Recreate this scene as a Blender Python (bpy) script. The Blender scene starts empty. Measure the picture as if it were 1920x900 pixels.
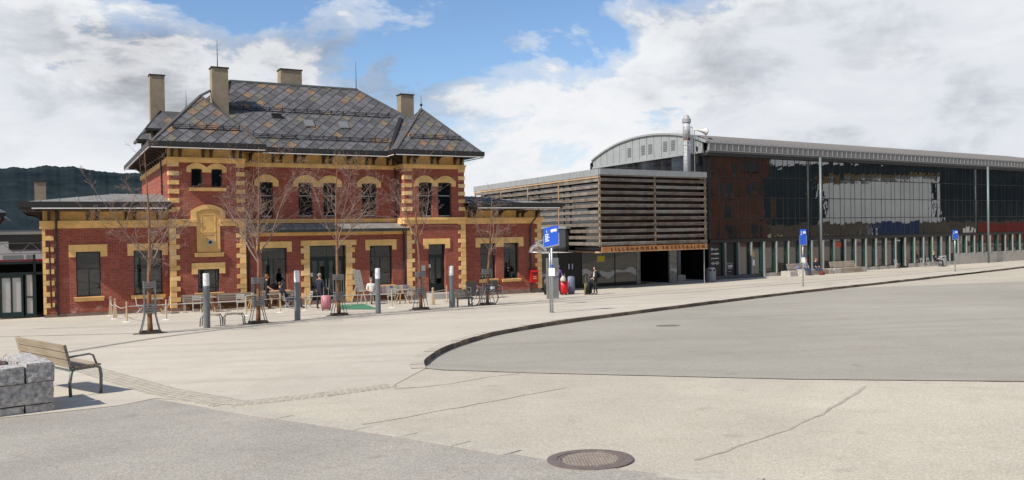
import bpy, bmesh, math, random
from mathutils import Vector, Matrix, Quaternion
from mathutils.geometry import delaunay_2d_cdt
R = math.radians
scene = bpy.context.scene
COL = scene.collection
# ------------------------------------------------------------------ camera
CAMZ = 3.755
cam_d = bpy.data.cameras.new('camera'); cam = bpy.data.objects.new('camera', cam_d); COL.objects.link(cam)
cam_d.sensor_width = 36.0; cam_d.lens = 36.0*1575.0/1920.0
cam_d.clip_start = 0.1; cam_d.clip_end = 20000
cam.matrix_world = Matrix.Translation((0, 0, CAMZ)) @ Matrix.Rotation(R(90)-math.atan(17/1575.0), 4, 'X') @ Matrix.Rotation(R(-0.9), 4, 'Z')
scene.camera = cam
# ------------------------------------------------------------------ sun
SUN_EL = R(45)
sd, sn = Vector((0.8788, 0.4772)), Vector((0.4772, -0.8788))
dl = R(13)
sh = -sd*math.cos(dl)+sn*math.sin(dl)
TO_SUN = Vector((sh.x*math.cos(SUN_EL), sh.y*math.cos(SUN_EL), math.sin(SUN_EL)))
sun_l = bpy.data.lights.new('sun', 'SUN'); sun_l.energy = 5.0; sun_l.angle = R(0.55); sun_l.color = (1.0, 0.93, 0.83)
sun_o = bpy.data.objects.new('sun', sun_l); COL.objects.link(sun_o)
sun_o.rotation_euler = TO_SUN.to_track_quat('Z', 'Y').to_euler(); sun_o.location = (-60, -60, 80)
# ------------------------------------------------------------------ sky
world = bpy.data.worlds.new('World'); scene.world = world; world.use_nodes = True
nt = world.node_tree; nt.nodes.clear()
def N(tree, typ, **kw):
    n = tree.nodes.new(typ)
    for k, v in kw.items():
        if k.startswith('i_'):
            key = k[2:]
            n.inputs[int(key) if key.isdigit() else key].default_value = v
        else: setattr(n, k, v)
    return n
def L(tree, a, b): tree.links.new(a, b)
def MATH(tree, op, a=None, b=None, c=None, clamp=False):
    n = tree.nodes.new('ShaderNodeMath'); n.operation = op; n.use_clamp = clamp
    for i, v in enumerate((a, b, c)):
        if v is None: continue
        if isinstance(v, (int, float)): n.inputs[i].default_value = v
        else: tree.links.new(v, n.inputs[i])
    return n.outputs[0]
def RAMP(tree, fac, stops, interp='EASE'):
    n = tree.nodes.new('ShaderNodeValToRGB'); cr = n.color_ramp; cr.interpolation = interp
    while len(cr.elements) < len(stops): cr.elements.new(0.5)
    for e, (p, c) in zip(cr.elements, stops):
        e.position = p; e.color = (c, c, c, 1) if isinstance(c, (int, float)) else (*c, 1)
    tree.links.new(fac, n.inputs[0]); return n.outputs[0]
def MIX(tree, fac, a, b, mode='MIX'):
    n = tree.nodes.new('ShaderNodeMix'); n.data_type = 'RGBA'; n.blend_type = mode
    for s, v in ((n.inputs[0], fac), (n.inputs[6], a), (n.inputs[7], b)):
        if isinstance(v, (int, float)): s.default_value = v
        elif isinstance(v, tuple): s.default_value = (*v, 1)
        else: tree.links.new(v, s)
    return n.outputs[2]
sky = N(nt, 'ShaderNodeTexSky', sky_type='NISHITA', sun_disc=False)
sky.sun_elevation = SUN_EL; sky.sun_rotation = math.atan2(TO_SUN.x, TO_SUN.y); sky.altitude = 200; sky.dust_density = 0.6; sky.ozone_density = 1.6
skyc = MIX(nt, 1.0, sky.outputs[0], (0.105, 0.120, 0.135), 'MULTIPLY')
tc = N(nt, 'ShaderNodeTexCoord'); sep = N(nt, 'ShaderNodeSeparateXYZ'); L(nt, tc.outputs['Generated'], sep.inputs[0])
dx, dy, dz = sep.outputs
mp = N(nt, 'ShaderNodeMapping'); L(nt, tc.outputs['Generated'], mp.inputs[0]); mp.inputs['Scale'].default_value = (1, 1, 2.0); mp.inputs['Location'].default_value = (8.0, 9.0, 0.3)
n1 = N(nt, 'ShaderNodeTexNoise', i_Scale=5.2, i_Detail=9.0, i_Roughness=0.6, i_Distortion=0.25); L(nt, mp.outputs[0], n1.inputs['Vector'])
n2 = N(nt, 'ShaderNodeTexNoise', i_Scale=2.1, i_Detail=5.0, i_Roughness=0.5); L(nt, mp.outputs[0], n2.inputs['Vector'])
n3 = N(nt, 'ShaderNodeTexNoise', i_Scale=9.0, i_Detail=8.0, i_Roughness=0.65, i_Distortion=0.6); L(nt, mp.outputs[0], n3.inputs['Vector'])
# cloud banks lie low round the horizon; the break in them is higher up
bank = MATH(nt, 'ADD', MATH(nt, 'SUBTRACT', 0.165, dz), MATH(nt, 'ADD', MATH(nt, 'MULTIPLY', MATH(nt, 'MAXIMUM', MATH(nt, 'SUBTRACT', dx, 0.07), 0.0), 0.85), MATH(nt, 'MULTIPLY', MATH(nt, 'MAXIMUM', MATH(nt, 'SUBTRACT', MATH(nt, 'MULTIPLY', dx, -1.0), 0.30), 0.0), 0.9)))
bank = MATH(nt, 'MINIMUM', MATH(nt, 'MAXIMUM', bank, -0.12), 0.2)
f = MATH(nt, 'ADD', MATH(nt, 'MULTIPLY', bank, 5.5), MATH(nt, 'ADD', MATH(nt, 'MULTIPLY', MATH(nt, 'SUBTRACT', n1.outputs[0], 0.5), 3.8), MATH(nt, 'MULTIPLY', MATH(nt, 'SUBTRACT', n2.outputs[0], 0.5), 1.2)))
cov = RAMP(nt, MATH(nt, 'ADD', MATH(nt, 'MULTIPLY', f, 0.5), 0.5), [(0.34, 0.0), (0.47, 0.55), (0.6, 1.0)])
mp2 = N(nt, 'ShaderNodeMapping'); L(nt, tc.outputs['Generated'], mp2.inputs[0]); mp2.inputs['Scale'].default_value = (1, 1, 2.4); mp2.inputs['Location'].default_value = (8.3, 8.8, 0.7)
n6 = N(nt, 'ShaderNodeTexNoise', i_Scale=2.6, i_Detail=5.0, i_Roughness=0.5); L(nt, mp2.outputs[0], n6.inputs['Vector'])
shade = MATH(nt, 'ADD', MATH(nt, 'MULTIPLY', n3.outputs[0], 0.30), MATH(nt, 'MULTIPLY', n6.outputs[0], 0.95))
cc = RAMP(nt, shade, [(0.44, (0.25, 0.265, 0.30)), (0.53, (0.47, 0.50, 0.55)), (0.61, (0.67, 0.70, 0.745)), (0.80, (0.82, 0.83, 0.85))], 'LINEAR')
edge = RAMP(nt, MATH(nt, 'ADD', MATH(nt, 'MULTIPLY', f, 0.5), 0.5), [(0.5, 0.0), (0.62, 1.0), (0.8, 0.25), (1.0, 0.0)])
cc = MIX(nt, MATH(nt, 'MULTIPLY', edge, 0.55), cc, (0.86, 0.865, 0.875))
final = MIX(nt, cov, skyc, cc)
bg = N(nt, 'ShaderNodeBackground', i_Strength=1.0); L(nt, final, bg.inputs[0])
wo = N(nt, 'ShaderNodeOutputWorld'); L(nt, bg.outputs[0], wo.inputs[0])
# ------------------------------------------------------------------ exposure
vs = scene.view_settings; vs.view_transform = 'Standard'; vs.look = 'None'; vs.exposure = 0.16; vs.gamma = 1.0; vs.use_curve_mapping = False
scene.cycles.max_bounces = 6; scene.cycles.transparent_max_bounces = 12
# ------------------------------------------------------------------ materials
MATS = {}
def M(name, col, rough=0.8, metal=0.0, var=0.0, scale=4.0, bump=0.0, bscale=40.0, spec=0.4, detail=4.0):
    if name in MATS: return MATS[name]
    m = bpy.data.materials.new(name); m.use_nodes = True; t = m.node_tree; b = t.nodes['Principled BSDF']
    b.inputs['Roughness'].default_value = rough; b.inputs['Metallic'].default_value = metal; b.inputs['Specular IOR Level'].default_value = spec
    b.inputs['Base Color'].default_value = (*col, 1)
    if var or bump:
        c = N(t, 'ShaderNodeTexCoord')
    if var:
        n = N(t, 'ShaderNodeTexNoise', i_Scale=scale, i_Detail=detail, i_Roughness=0.6); L(t, c.outputs['Object'], n.inputs['Vector'])
        fac = RAMP(t, n.outputs[0], [(0.3, 0.0), (0.7, 1.0)], 'LINEAR')
        lo = tuple(max(0, x*(1-var)) for x in col); hi = tuple(min(1, x*(1+var)) for x in col)
        L(t, MIX(t, fac, lo, hi), b.inputs['Base Color'])
    if bump:
        n = N(t, 'ShaderNodeTexNoise', i_Scale=bscale, i_Detail=3.0); L(t, c.outputs['Object'], n.inputs['Vector'])
        bp = N(t, 'ShaderNodeBump', i_Strength=bump, i_Distance=0.02); L(t, n.outputs[0], bp.inputs['Height']); L(t, bp.outputs[0], b.inputs['Normal'])
    MATS[name] = m; return m
def brick_mat():
    m = bpy.data.materials.new('brick_red'); m.use_nodes = True; t = m.node_tree; b = t.nodes['Principled BSDF']
    b.inputs['Roughness'].default_value = 0.85; b.inputs['Specular IOR Level'].default_value = 0.25
    c = N(t, 'ShaderNodeTexCoord'); s = N(t, 'ShaderNodeSeparateXYZ'); L(t, c.outputs['Object'], s.inputs[0])
    cb = N(t, 'ShaderNodeCombineXYZ'); L(t, MATH(t, 'ADD', s.outputs[0], s.outputs[1]), cb.inputs[0]); L(t, s.outputs[2], cb.inputs[1])
    br = N(t, 'ShaderNodeTexBrick', i_Scale=1.0); L(t, cb.outputs[0], br.inputs['Vector'])
    br.inputs['Color1'].default_value = (0.42, 0.098, 0.052, 1); br.inputs['Color2'].default_value = (0.225, 0.046, 0.029, 1); br.inputs['Mortar'].default_value = (0.36, 0.20, 0.16, 1)
    br.inputs['Mortar Size'].default_value = 0.010; br.inputs['Brick Width'].default_value = 0.24; br.inputs['Row Height'].default_value = 0.077; br.inputs['Bias'].default_value = -0.1
    n = N(t, 'ShaderNodeTexNoise', i_Scale=1.1, i_Detail=5.0); L(t, c.outputs['Object'], n.inputs['Vector'])
    col = MIX(t, RAMP(t, n.outputs[0], [(0.3, 0.0), (0.7, 0.5)], 'LINEAR'), br.outputs['Color'], (0.21, 0.042, 0.033))
    # lime bloom and missing faces low on the wall
    n2 = N(t, 'ShaderNodeTexNoise', i_Scale=1.5, i_Detail=7.0, i_Roughness=0.72); L(t, c.outputs['Object'], n2.inputs['Vector'])
    low = RAMP(t, MATH(t, 'MULTIPLY', s.outputs[2], 0.25), [(0.0, 1.0), (0.55, 0.45), (1.0, 0.0)], 'LINEAR')
    left = RAMP(t, MATH(t, 'MULTIPLY', s.outputs[0], 0.05), [(0.0, 1.0), (0.3, 0.6), (0.7, 0.5)], 'LINEAR')
    st = MATH(t, 'MULTIPLY', MATH(t, 'MULTIPLY', RAMP(t, n2.outputs[0], [(0.56, 0.0), (0.70, 1.0)], 'LINEAR'), low), left)
    row = RAMP(t, br.outputs['Fac'], [(0.0, 0.75), (1.0, 1.0)], 'LINEAR')
    col = MIX(t, MATH(t, 'MULTIPLY', st, row, clamp=True), col, (0.52, 0.44, 0.40))
    n4 = N(t, 'ShaderNodeTexNoise', i_Scale=0.55, i_Detail=6.0, i_Roughness=0.65); L(t, c.outputs['Object'], n4.inputs['Vector'])
    col = MIX(t, RAMP(t, n4.outputs[0], [(0.45, 0.0), (0.72, 0.35)], 'LINEAR'), col, (0.40, 0.115, 0.065))
    n5 = N(t, 'ShaderNodeTexNoise', i_Scale=7.0, i_Detail=3.0); L(t, c.outputs['Object'], n5.inputs['Vector'])
    col = MIX(t, RAMP(t, n5.outputs[0], [(0.55, 0.0), (0.75, 0.5)], 'LINEAR'), col, (0.10, 0.03, 0.026))
    L(t, col, b.inputs['Base Color'])
    bp = N(t, 'ShaderNodeBump', i_Strength=0.9, i_Distance=0.02); L(t, MATH(t, 'MULTIPLY', br.outputs['Fac'], -1.0), bp.inputs['Height']); L(t, bp.outputs[0], b.inputs['Normal'])
    return m
def pave_mat(name, col, speck=0.12, patch=0.10, pscale=0.35, tint=(0.9, 0.86, 0.78), fine=90.0, bump=0.25, streak=0.0):
    m = bpy.data.materials.new(name); m.use_nodes = True; t = m.node_tree; b = t.nodes['Principled BSDF']
    b.inputs['Roughness'].default_value = 0.92; b.inputs['Specular IOR Level'].default_value = 0.2
    c = N(t, 'ShaderNodeTexCoord')
    a = N(t, 'ShaderNodeTexNoise', i_Scale=pscale, i_Detail=6.0, i_Roughness=0.6); L(t, c.outputs['Object'], a.inputs['Vector'])
    base = MIX(t, RAMP(t, a.outputs[0], [(0.3, 0.0), (0.7, 1.0)], 'LINEAR'), tuple(x*(1-patch) for x in col), tuple(x*(1+patch) for x in col))
    a2 = N(t, 'ShaderNodeTexNoise', i_Scale=pscale*7, i_Detail=5.0, i_Roughness=0.7); L(t, c.outputs['Object'], a2.inputs['Vector'])
    base = MIX(t, MATH(t, 'MULTIPLY', RAMP(t, a2.outputs[0], [(0.5, 0.0), (0.75, 1.0)], 'LINEAR'), 0.35), base, tuple(x*y*0.8 for x, y in zip(col, tint)))
    v = N(t, 'ShaderNodeTexVoronoi', i_Scale=fine); L(t, c.outputs['Object'], v.inputs['Vector'])
    sv = N(t, 'ShaderNodeSeparateColor'); L(t, v.outputs['Color'], sv.inputs[0])
    k = RAMP(t, sv.outputs[0], [(0.0, 1-speck*2.2), (0.25, 1-speck*0.5), (0.8, 1+speck*0.5), (1.0, 1+speck*2.5)], 'LINEAR')
    base = MIX(t, 1.0, base, k, 'MULTIPLY')
    if streak:
        mpp = N(t, 'ShaderNodeMapping'); mpp.inputs['Rotation'].default_value = (0, 0, R(-30)); mpp.inputs['Scale'].default_value = (0.06, 0.9, 1); L(t, c.outputs['Object'], mpp.inputs[0])
        w = N(t, 'ShaderNodeTexNoise', i_Scale=1.0, i_Detail=4.0); L(t, mpp.outputs[0], w.inputs['Vector'])
        base = MIX(t, MATH(t, 'MULTIPLY', RAMP(t, w.outputs[0], [(0.5, 0.0), (0.68, 1.0)], 'LINEAR'), streak), base, tuple(x*0.62 for x in col))
    sp = N(t, 'ShaderNodeTexNoise', i_Scale=1.9, i_Detail=2.0, i_Roughness=0.4); L(t, c.outputs['Object'], sp.inputs['Vector'])
    base = MIX(t, MATH(t, 'MULTIPLY', RAMP(t, sp.outputs[0], [(0.70, 0.0), (0.78, 1.0)], 'LINEAR'), 0.35), base, tuple(x*0.5 for x in col))
    L(t, base, b.inputs['Base Color'])
    nb = N(t, 'ShaderNodeTexNoise', i_Scale=fine*0.8, i_Detail=2.0); L(t, c.outputs['Object'], nb.inputs['Vector'])
    bp = N(t, 'ShaderNodeBump', i_Strength=bump, i_Distance=0.01); L(t, nb.outputs[0], bp.inputs['Height']); L(t, bp.outputs[0], b.inputs['Normal'])
    MATS[name] = m; return m
def glass_mat(name, tint=(0.55, 0.6, 0.6), refl=0.12):
    m = bpy.data.materials.new(name); m.use_nodes = True; t = m.node_tree; t.nodes.clear()
    tr = N(t, 'ShaderNodeBsdfTransparent'); tr.inputs[0].default_value = (*tint, 1)
    gl = N(t, 'ShaderNodeBsdfGlossy', i_Roughness=0.01); gl.inputs[0].default_value = (0.95, 0.97, 1, 1)
    fr = N(t, 'ShaderNodeFresnel', i_IOR=1.5)
    mx = N(t, 'ShaderNodeMixShader'); L(t, MATH(t, 'ADD', MATH(t, 'MULTIPLY', fr.outputs[0], 0.9), refl, clamp=True), mx.inputs[0]); L(t, tr.outputs[0], mx.inputs[1]); L(t, gl.outputs[0], mx.inputs[2])
    o = N(t, 'ShaderNodeOutputMaterial'); L(t, mx.outputs[0], o.inputs[0]); MATS[name] = m; return m
def mirror_mat(name, base, ior, rough=0.015):
    m = M(name, base, rough, spec=0.5); m.node_tree.nodes['Principled BSDF'].inputs['IOR'].default_value = ior; return m
def wood_mat(name, col, dark, sx=1.0, axis=0):
    m = bpy.data.materials.new(name); m.use_nodes = True; t = m.node_tree; b = t.nodes['Principled BSDF']
    b.inputs['Roughness'].default_value = 0.85; b.inputs['Specular IOR Level'].default_value = 0.2
    c = N(t, 'ShaderNodeTexCoord'); mpp = N(t, 'ShaderNodeMapping'); sc = [22.0, 22.0, 22.0]; sc[axis] = 1.2*sx; mpp.inputs['Scale'].default_value = sc; L(t, c.outputs['Object'], mpp.inputs[0])
    n = N(t, 'ShaderNodeTexNoise', i_Scale=1.0, i_Detail=6.0, i_Roughness=0.65); L(t, mpp.outputs[0], n.inputs['Vector'])
    n2 = N(t, 'ShaderNodeTexNoise', i_Scale=1.7, i_Detail=3.0); L(t, c.outputs['Object'], n2.inputs['Vector'])
    k = MATH(t, 'ADD', MATH(t, 'MULTIPLY', n.outputs[0], 0.65), MATH(t, 'MULTIPLY', n2.outputs[0], 0.35))
    L(t, MIX(t, RAMP(t, k, [(0.38, 0.0), (0.62, 1.0)], 'LINEAR'), dark, col), b.inputs['Base Color'])
    MATS[name] = m; return m
BRICK = brick_mat()
OCHRE = M('ochre_render', (0.74, 0.465, 0.175), 0.85, var=0.20, scale=1.6, bump=0.15, detail=8.0)
OCHRES = [OCHRE, M('ochre_render_pale', (0.77, 0.52, 0.235), 0.85, var=0.18, scale=2.2, bump=0.15, detail=8.0), M('ochre_render_worn', (0.66, 0.405, 0.155), 0.85, var=0.24, scale=2.0, bump=0.2, detail=8.0)]
PLAZA = pave_mat('pale_plaza_asphalt', (0.465, 0.424, 0.355), 0.09, 0.10, 0.16, streak=0.30)
APRON = pave_mat('pale_gravelly_asphalt', (0.425, 0.392, 0.318), 0.11, 0.13, 0.30, fine=80.0, bump=0.35)
ASPH = pave_mat('grey_bay_asphalt', (0.312, 0.291, 0.250), 0.12, 0.14, 0.11, fine=75.0, bump=0.35, streak=0.22)
ROAD = pave_mat('grey_road_asphalt', (0.318, 0.296, 0.260), 0.13, 0.13, 0.5, fine=70.0, bump=0.45)
GRANITE = pave_mat('granite_slab', (0.41, 0.378, 0.318), 0.08, 0.10, 1.5, fine=60.0, bump=0.2)
KERBM = M('kerb_granite_dark', (0.15, 0.118, 0.090), 0.9, var=0.3, scale=3, bump=0.5, bscale=15)
DARKM = M('dark_painted_metal', (0.018, 0.017, 0.017), 0.45, spec=0.5)
GREYM = M('grey_painted_metal', (0.19, 0.20, 0.205), 0.5, 0.3)
GALV = M('galvanised_steel', (0.46, 0.47, 0.48), 0.42, 0.85, var=0.12, scale=9)
TIMB = M('brown_timber', (0.045, 0.028, 0.017), 0.7, var=0.3, scale=8)
ZINC = M('zinc_sheet', (0.33, 0.35, 0.355), 0.55, 0.3, var=0.10, scale=2.0)
ROOFMET = M('grey_roof_felt', (0.20, 0.195, 0.185), 0.7, 0.0, var=0.2, scale=1.2)
SLATES = [M('slate_grey', (0.096, 0.094, 0.097), 0.62, var=0.25, scale=3.0, bump=0.3, bscale=12), M('slate_blue_grey', (0.118, 0.117, 0.124), 0.6, var=0.2, scale=3.0, bump=0.3, bscale=12),
          M('slate_dark', (0.074, 0.073, 0.076), 0.62, var=0.25, scale=3.0, bump=0.3, bscale=12), M('slate_rust', (0.180, 0.122, 0.076), 0.7, var=0.35, scale=4.0, bump=0.3, bscale=12), M('slate_olive', (0.135, 0.122, 0.092), 0.7, var=0.3, scale=4.0, bump=0.3, bscale=12)]
RIDGE = M('ridge_metal', (0.085, 0.08, 0.075), 0.55, 0.2, var=0.2, scale=2)
CHIM = M('chimney_render', (0.26, 0.215, 0.15), 0.9, var=0.15, scale=2.0, bump=0.3)
GLASS = glass_mat('window_glass', (0.60, 0.64, 0.64), 0.03)
GREEN = M('dark_green_paint', (0.006, 0.022, 0.020), 0.4)
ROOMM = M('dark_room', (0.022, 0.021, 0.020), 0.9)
BLIND = M('venetian_blind', (0.42, 0.42, 0.40), 0.6)
WHITE = M('white_paint', (0.75, 0.75, 0.73), 0.5)
BLACK = M('black_rubber', (0.012, 0.012, 0.013), 0.6)
# ------------------------------------------------------------------ mesh builder
class MB:
    def __init__(s): s.v = []; s.f = []; s.m = []
    def poly(s, pts, mi=0):
        i = len(s.v); s.v += [tuple(p) for p in pts]; s.f.append(tuple(range(i, i+len(pts)))); s.m.append(mi); return s
    def hexa(s, p, mi=0):
        i = len(s.v); s.v += [tuple(q) for q in p]
        for q in ((0, 3, 2, 1), (4, 5, 6, 7), (0, 1, 5, 4), (1, 2, 6, 5), (2, 3, 7, 6), (3, 0, 4, 7)): s.f.append(tuple(i+k for k in q)); s.m.append(mi)
        return s
    def box(s, x0, x1, y0, y1, z0, z1, mi=0):
        return s.hexa([(x0, y0, z0), (x1, y0, z0), (x1, y1, z0), (x0, y1, z0), (x0, y0, z1), (x1, y0, z1), (x1, y1, z1), (x0, y1, z1)], mi)
    def sb(s, u0, u1, v0, v1, z0, z1, mi=0): return s.box(u0, u1, -v1, -v0, z0, z1, mi)   # facade frame: u along, v outward
    def prism(s, pts, off, mi=0):
        n = len(pts); i = len(s.v); off = Vector(off); P = [Vector(p) for p in pts]
        s.v += [tuple(p) for p in P]+[tuple(p+off) for p in P]
        s.f.append(tuple(range(i, i+n))); s.m.append(mi); s.f.append(tuple(reversed(range(i+n, i+2*n)))); s.m.append(mi)
        for k in range(n):
            a, b = i+k, i+(k+1) % n; s.f.append((a, b, b+n, a+n)); s.m.append(mi)
        return s
    def path(s, pts, rad, n=6, mi=0, caps=True):
        pts = [Vector(p) for p in pts]; rad = rad if isinstance(rad, (list, tuple)) else [rad]*len(pts); i0 = len(s.v); up = None
        for k, p in enumerate(pts):
            d = (pts[min(k+1, len(pts)-1)]-pts[max(k-1, 0)])
            d = d.normalized() if d.length > 1e-9 else Vector((0, 0, 1))
            if up is None: up = Vector((0, 0, 1)) if abs(d.z) < 0.9 else Vector((1, 0, 0))
            a = d.cross(up); a = a.normalized() if a.length > 1e-6 else Vector((1, 0, 0)); b = a.cross(d).normalized(); up = b
            for j in range(n):
                t = 2*math.pi*(j+0.5)/n; s.v.append(tuple(p+(a*math.cos(t)+b*math.sin(t))*rad[k]))
        for k in range(len(pts)-1):
            for j in range(n):
                q = i0+k*n; s.f.append((q+j, q+(j+1) % n, q+n+(j+1) % n, q+n+j)); s.m.append(mi)
        if caps:
            s.f.append(tuple(reversed(range(i0, i0+n)))); s.m.append(mi); e = i0+(len(pts)-1)*n; s.f.append(tuple(range(e, e+n))); s.m.append(mi)
        return s
    def bar(s, a, b, w, h=None, mi=0):   # square bar
        h = h or w; a = Vector(a); b = Vector(b); d = (b-a).normalized(); up = Vector((0, 0, 1)) if abs(d.z) < 0.95 else Vector((0, 1, 0))
        x = d.cross(up).normalized()*w/2; y = x.cross(d).normalized()*h/2
        return s.hexa([a-x-y, a+x-y, a+x+y, a-x+y, b-x-y, b+x-y, b+x+y, b-x+y], mi)
    def lathe(s, prof, c=(0, 0, 0), n=16, mi=0, caps=True):
        i0 = len(s.v); c = Vector(c)
        for r, z in prof:
            for j in range(n):
                t = 2*math.pi*j/n; s.v.append((c.x+r*math.cos(t), c.y+r*math.sin(t), c.z+z))
        for k in range(len(prof)-1):
            for j in range(n):
                q = i0+k*n; s.f.append((q+j, q+(j+1) % n, q+n+(j+1) % n, q+n+j)); s.m.append(mi)
        if caps: s.f.append(tuple(reversed(range(i0, i0+n)))); s.m.append(mi); e = i0+(len(prof)-1)*n; s.f.append(tuple(range(e, e+n))); s.m.append(mi)
        return s
    def ring(s, c, ax, R0, r, n=28, k=6, mi=0):  # torus about axis ax
        c = Vector(c); ax = Vector(ax).normalized(); a = ax.orthogonal().normalized(); b = ax.cross(a); i0 = len(s.v)
        for i in range(n):
            t = 2*math.pi*i/n; d = a*math.cos(t)+b*math.sin(t)
            for j in range(k):
                q = 2*math.pi*j/k; s.v.append(tuple(c+d*(R0+r*math.cos(q))+ax*r*math.sin(q)))
        for i in range(n):
            for j in range(k):
                s.f.append((i0+i*k+j, i0+i*k+(j+1) % k, i0+((i+1) % n)*k+(j+1) % k, i0+((i+1) % n)*k+j)); s.m.append(mi)
        return s
    def mesh(s, name, mats, smooth=False):
        me = bpy.data.meshes.new(name); me.from_pydata(s.v, [], s.f)
        for m in (mats if isinstance(mats, (list, tuple)) else [mats]): me.materials.append(m)
        if any(s.m): me.polygons.foreach_set('material_index', s.m)
        bm = bmesh.new(); bm.from_mesh(me); bmesh.ops.recalc_face_normals(bm, faces=bm.faces); bm.to_mesh(me); bm.free()
        if smooth: me.polygons.foreach_set('use_smooth', [True]*len(me.polygons))
        me.update(); return me
    def build(s, name, mats, parent=None, smooth=False): return obj(name, s.mesh(name, mats, smooth), parent)
def obj(name, data, parent=None, loc=None, rz=None):
    o = bpy.data.objects.new(name, data); COL.objects.link(o)
    if parent: o.parent = parent
    if loc is not None: o.location = loc
    if rz is not None: o.rotation_euler = (0, 0, rz)
    return o
def tag(o, label=None, cat=None, group=None, kind=None):
    for k, v in (('label', label), ('category', cat), ('group', group), ('kind', kind)):
        if v: o[k] = v
    return o
def empty(name, loc=(0, 0, 0), rz=0.0, label=None, cat=None, group=None):
    o = bpy.data.objects.new(name, None); COL.objects.link(o); o.location = loc; o.rotation_euler = (0, 0, rz); o.empty_display_size = 0.2
    return tag(o, label, cat, group)
def copy_tree(src, parent=None):
    c = src.copy(); COL.objects.link(c); c.parent = parent
    for ch in list(src.children): copy_tree(ch, c)
    return c
def text_mesh(name, s, size, mat, parent, loc, rot, depth=0.01, spacing=1.0, align='LEFT'):
    cu = bpy.data.curves.new(name, 'FONT'); cu.body = s; cu.size = size; cu.extrude = depth; cu.space_character = spacing; cu.align_x = align; cu.resolution_u = 3
    t = bpy.data.objects.new('tmp_text', cu); COL.objects.link(t); dg = bpy.context.evaluated_depsgraph_get(); me = bpy.data.meshes.new_from_object(t.evaluated_get(dg))
    bpy.data.objects.remove(t); me.name = name; me.materials.clear(); me.materials.append(mat)
    o = obj(name, me, parent); o.location = loc; o.rotation_euler = rot; return o
# ------------------------------------------------------------------ ground heights
def gq(q):
    if q < 36: return -1.73-0.048*max(q, -60)+CAMZ
    t = min(q, 50)-36; return -3.458-0.048*t+0.5*0.048/14*t*t+CAMZ
def G(x, y): return gq(-0.477*x+0.879*y)-0.005*(min(max(x, -22), 4)+22)
def sstep(a): a = min(max(a, 0), 1); return a*a*(3-2*a)
def GB(x, y):   # level of the carriageway below the kerb
    d = (x+1.64)*0.4026+(y-15.4)*0.915
    return G(x, y)-0.12*sstep(d/1.8)
def spaced(lo, hi, d0, d1, step, far):
    a = [d0+i*step for i in range(int((d1-d0)/step)+1)]; s = step; x = a[-1]
    while x < hi: s *= far; x += s; a.append(x)
    s = step; x = a[0]; pre = []
    while x > lo: s *= far; x -= s; pre.append(x)
    return pre[::-1]+a
def sheet(name, poly, zf, mat, off, step, parent=None, box=None):
    xs = [p[0] for p in poly]; ys = [p[1] for p in poly]
    def inside(x, y):
        c = False; n = len(poly)
        for i in range(n):
            (x1, y1), (x2, y2) = poly[i], poly[(i+1) % n]
            if (y1 > y) != (y2 > y) and x < (x2-x1)*(y-y1)/(y2-y1)+x1: c = not c
        return c
    bd = []; n = len(poly)
    for i in range(n):
        a, b = Vector(poly[i]), Vector(poly[(i+1) % n]); k = max(1, min(60, int((b-a).length/step)))
        bd += [a.lerp(b, j/k) for j in range(k)]
    pts = list(bd); ed = [(i, (i+1) % len(bd)) for i in range(len(bd))]
    bx = box or (min(xs), max(xs), min(ys), max(ys))
    gx = spaced(min(xs), max(xs), bx[0], bx[1], step, 1.25); gy = spaced(min(ys), max(ys), bx[2], bx[3], step, 1.25)
    for x in gx:
        for y in gy:
            if inside(x, y): pts.append(Vector((x+0.0137, y+0.0071)))
    vv, ee, ff, *_ = delaunay_2d_cdt(pts, ed, [], 1, 1e-4)
    me = bpy.data.meshes.new(name); me.from_pydata([(p.x, p.y, zf(p.x, p.y)+off) for p in vv], [], [tuple(f) for f in ff])
    bm = bmesh.new(); bm.from_mesh(me); bmesh.ops.recalc_face_normals(bm, faces=bm.faces)
    if sum(f.normal.z for f in bm.faces) < 0: bmesh.ops.reverse_faces(bm, faces=bm.faces)
    bm.to_mesh(me); bm.free()
    me.materials.append(mat); me.polygons.foreach_set('use_smooth', [True]*len(me.polygons))
    return obj(name, me, parent)
def ribbon(name, pts, w, zf, off, mat, parent=None, jit=0.0, th=0.0):
    mb = MB(); pts = [Vector(p) for p in pts]; q = []
    for i in range(len(pts)-1):
        k = max(1, int((pts[i+1]-pts[i]).length/0.5)); q += [pts[i].lerp(pts[i+1], j/k) for j in range(k)]
    q.append(pts[-1]); rr = random.Random(5); Lr = []
    for i, p in enumerate(q):
        d = (q[min(i+1, len(q)-1)]-q[max(i-1, 0)]).normalized(); nn = Vector((-d.y, d.x)); j = rr.uniform(-jit, jit); ww = w*(1+(rr.uniform(-.5, .5) if jit else 0))
        Lr.append((p+nn*(ww/2+j), p-nn*(ww/2-j)))
    for a, b in zip(Lr, Lr[1:]):
        mb.poly([(c.x, c.y, zf(c.x, c.y)+off) for c in (a[0], a[1], b[1], b[0])])
    return mb.build(name, mat, parent)
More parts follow.
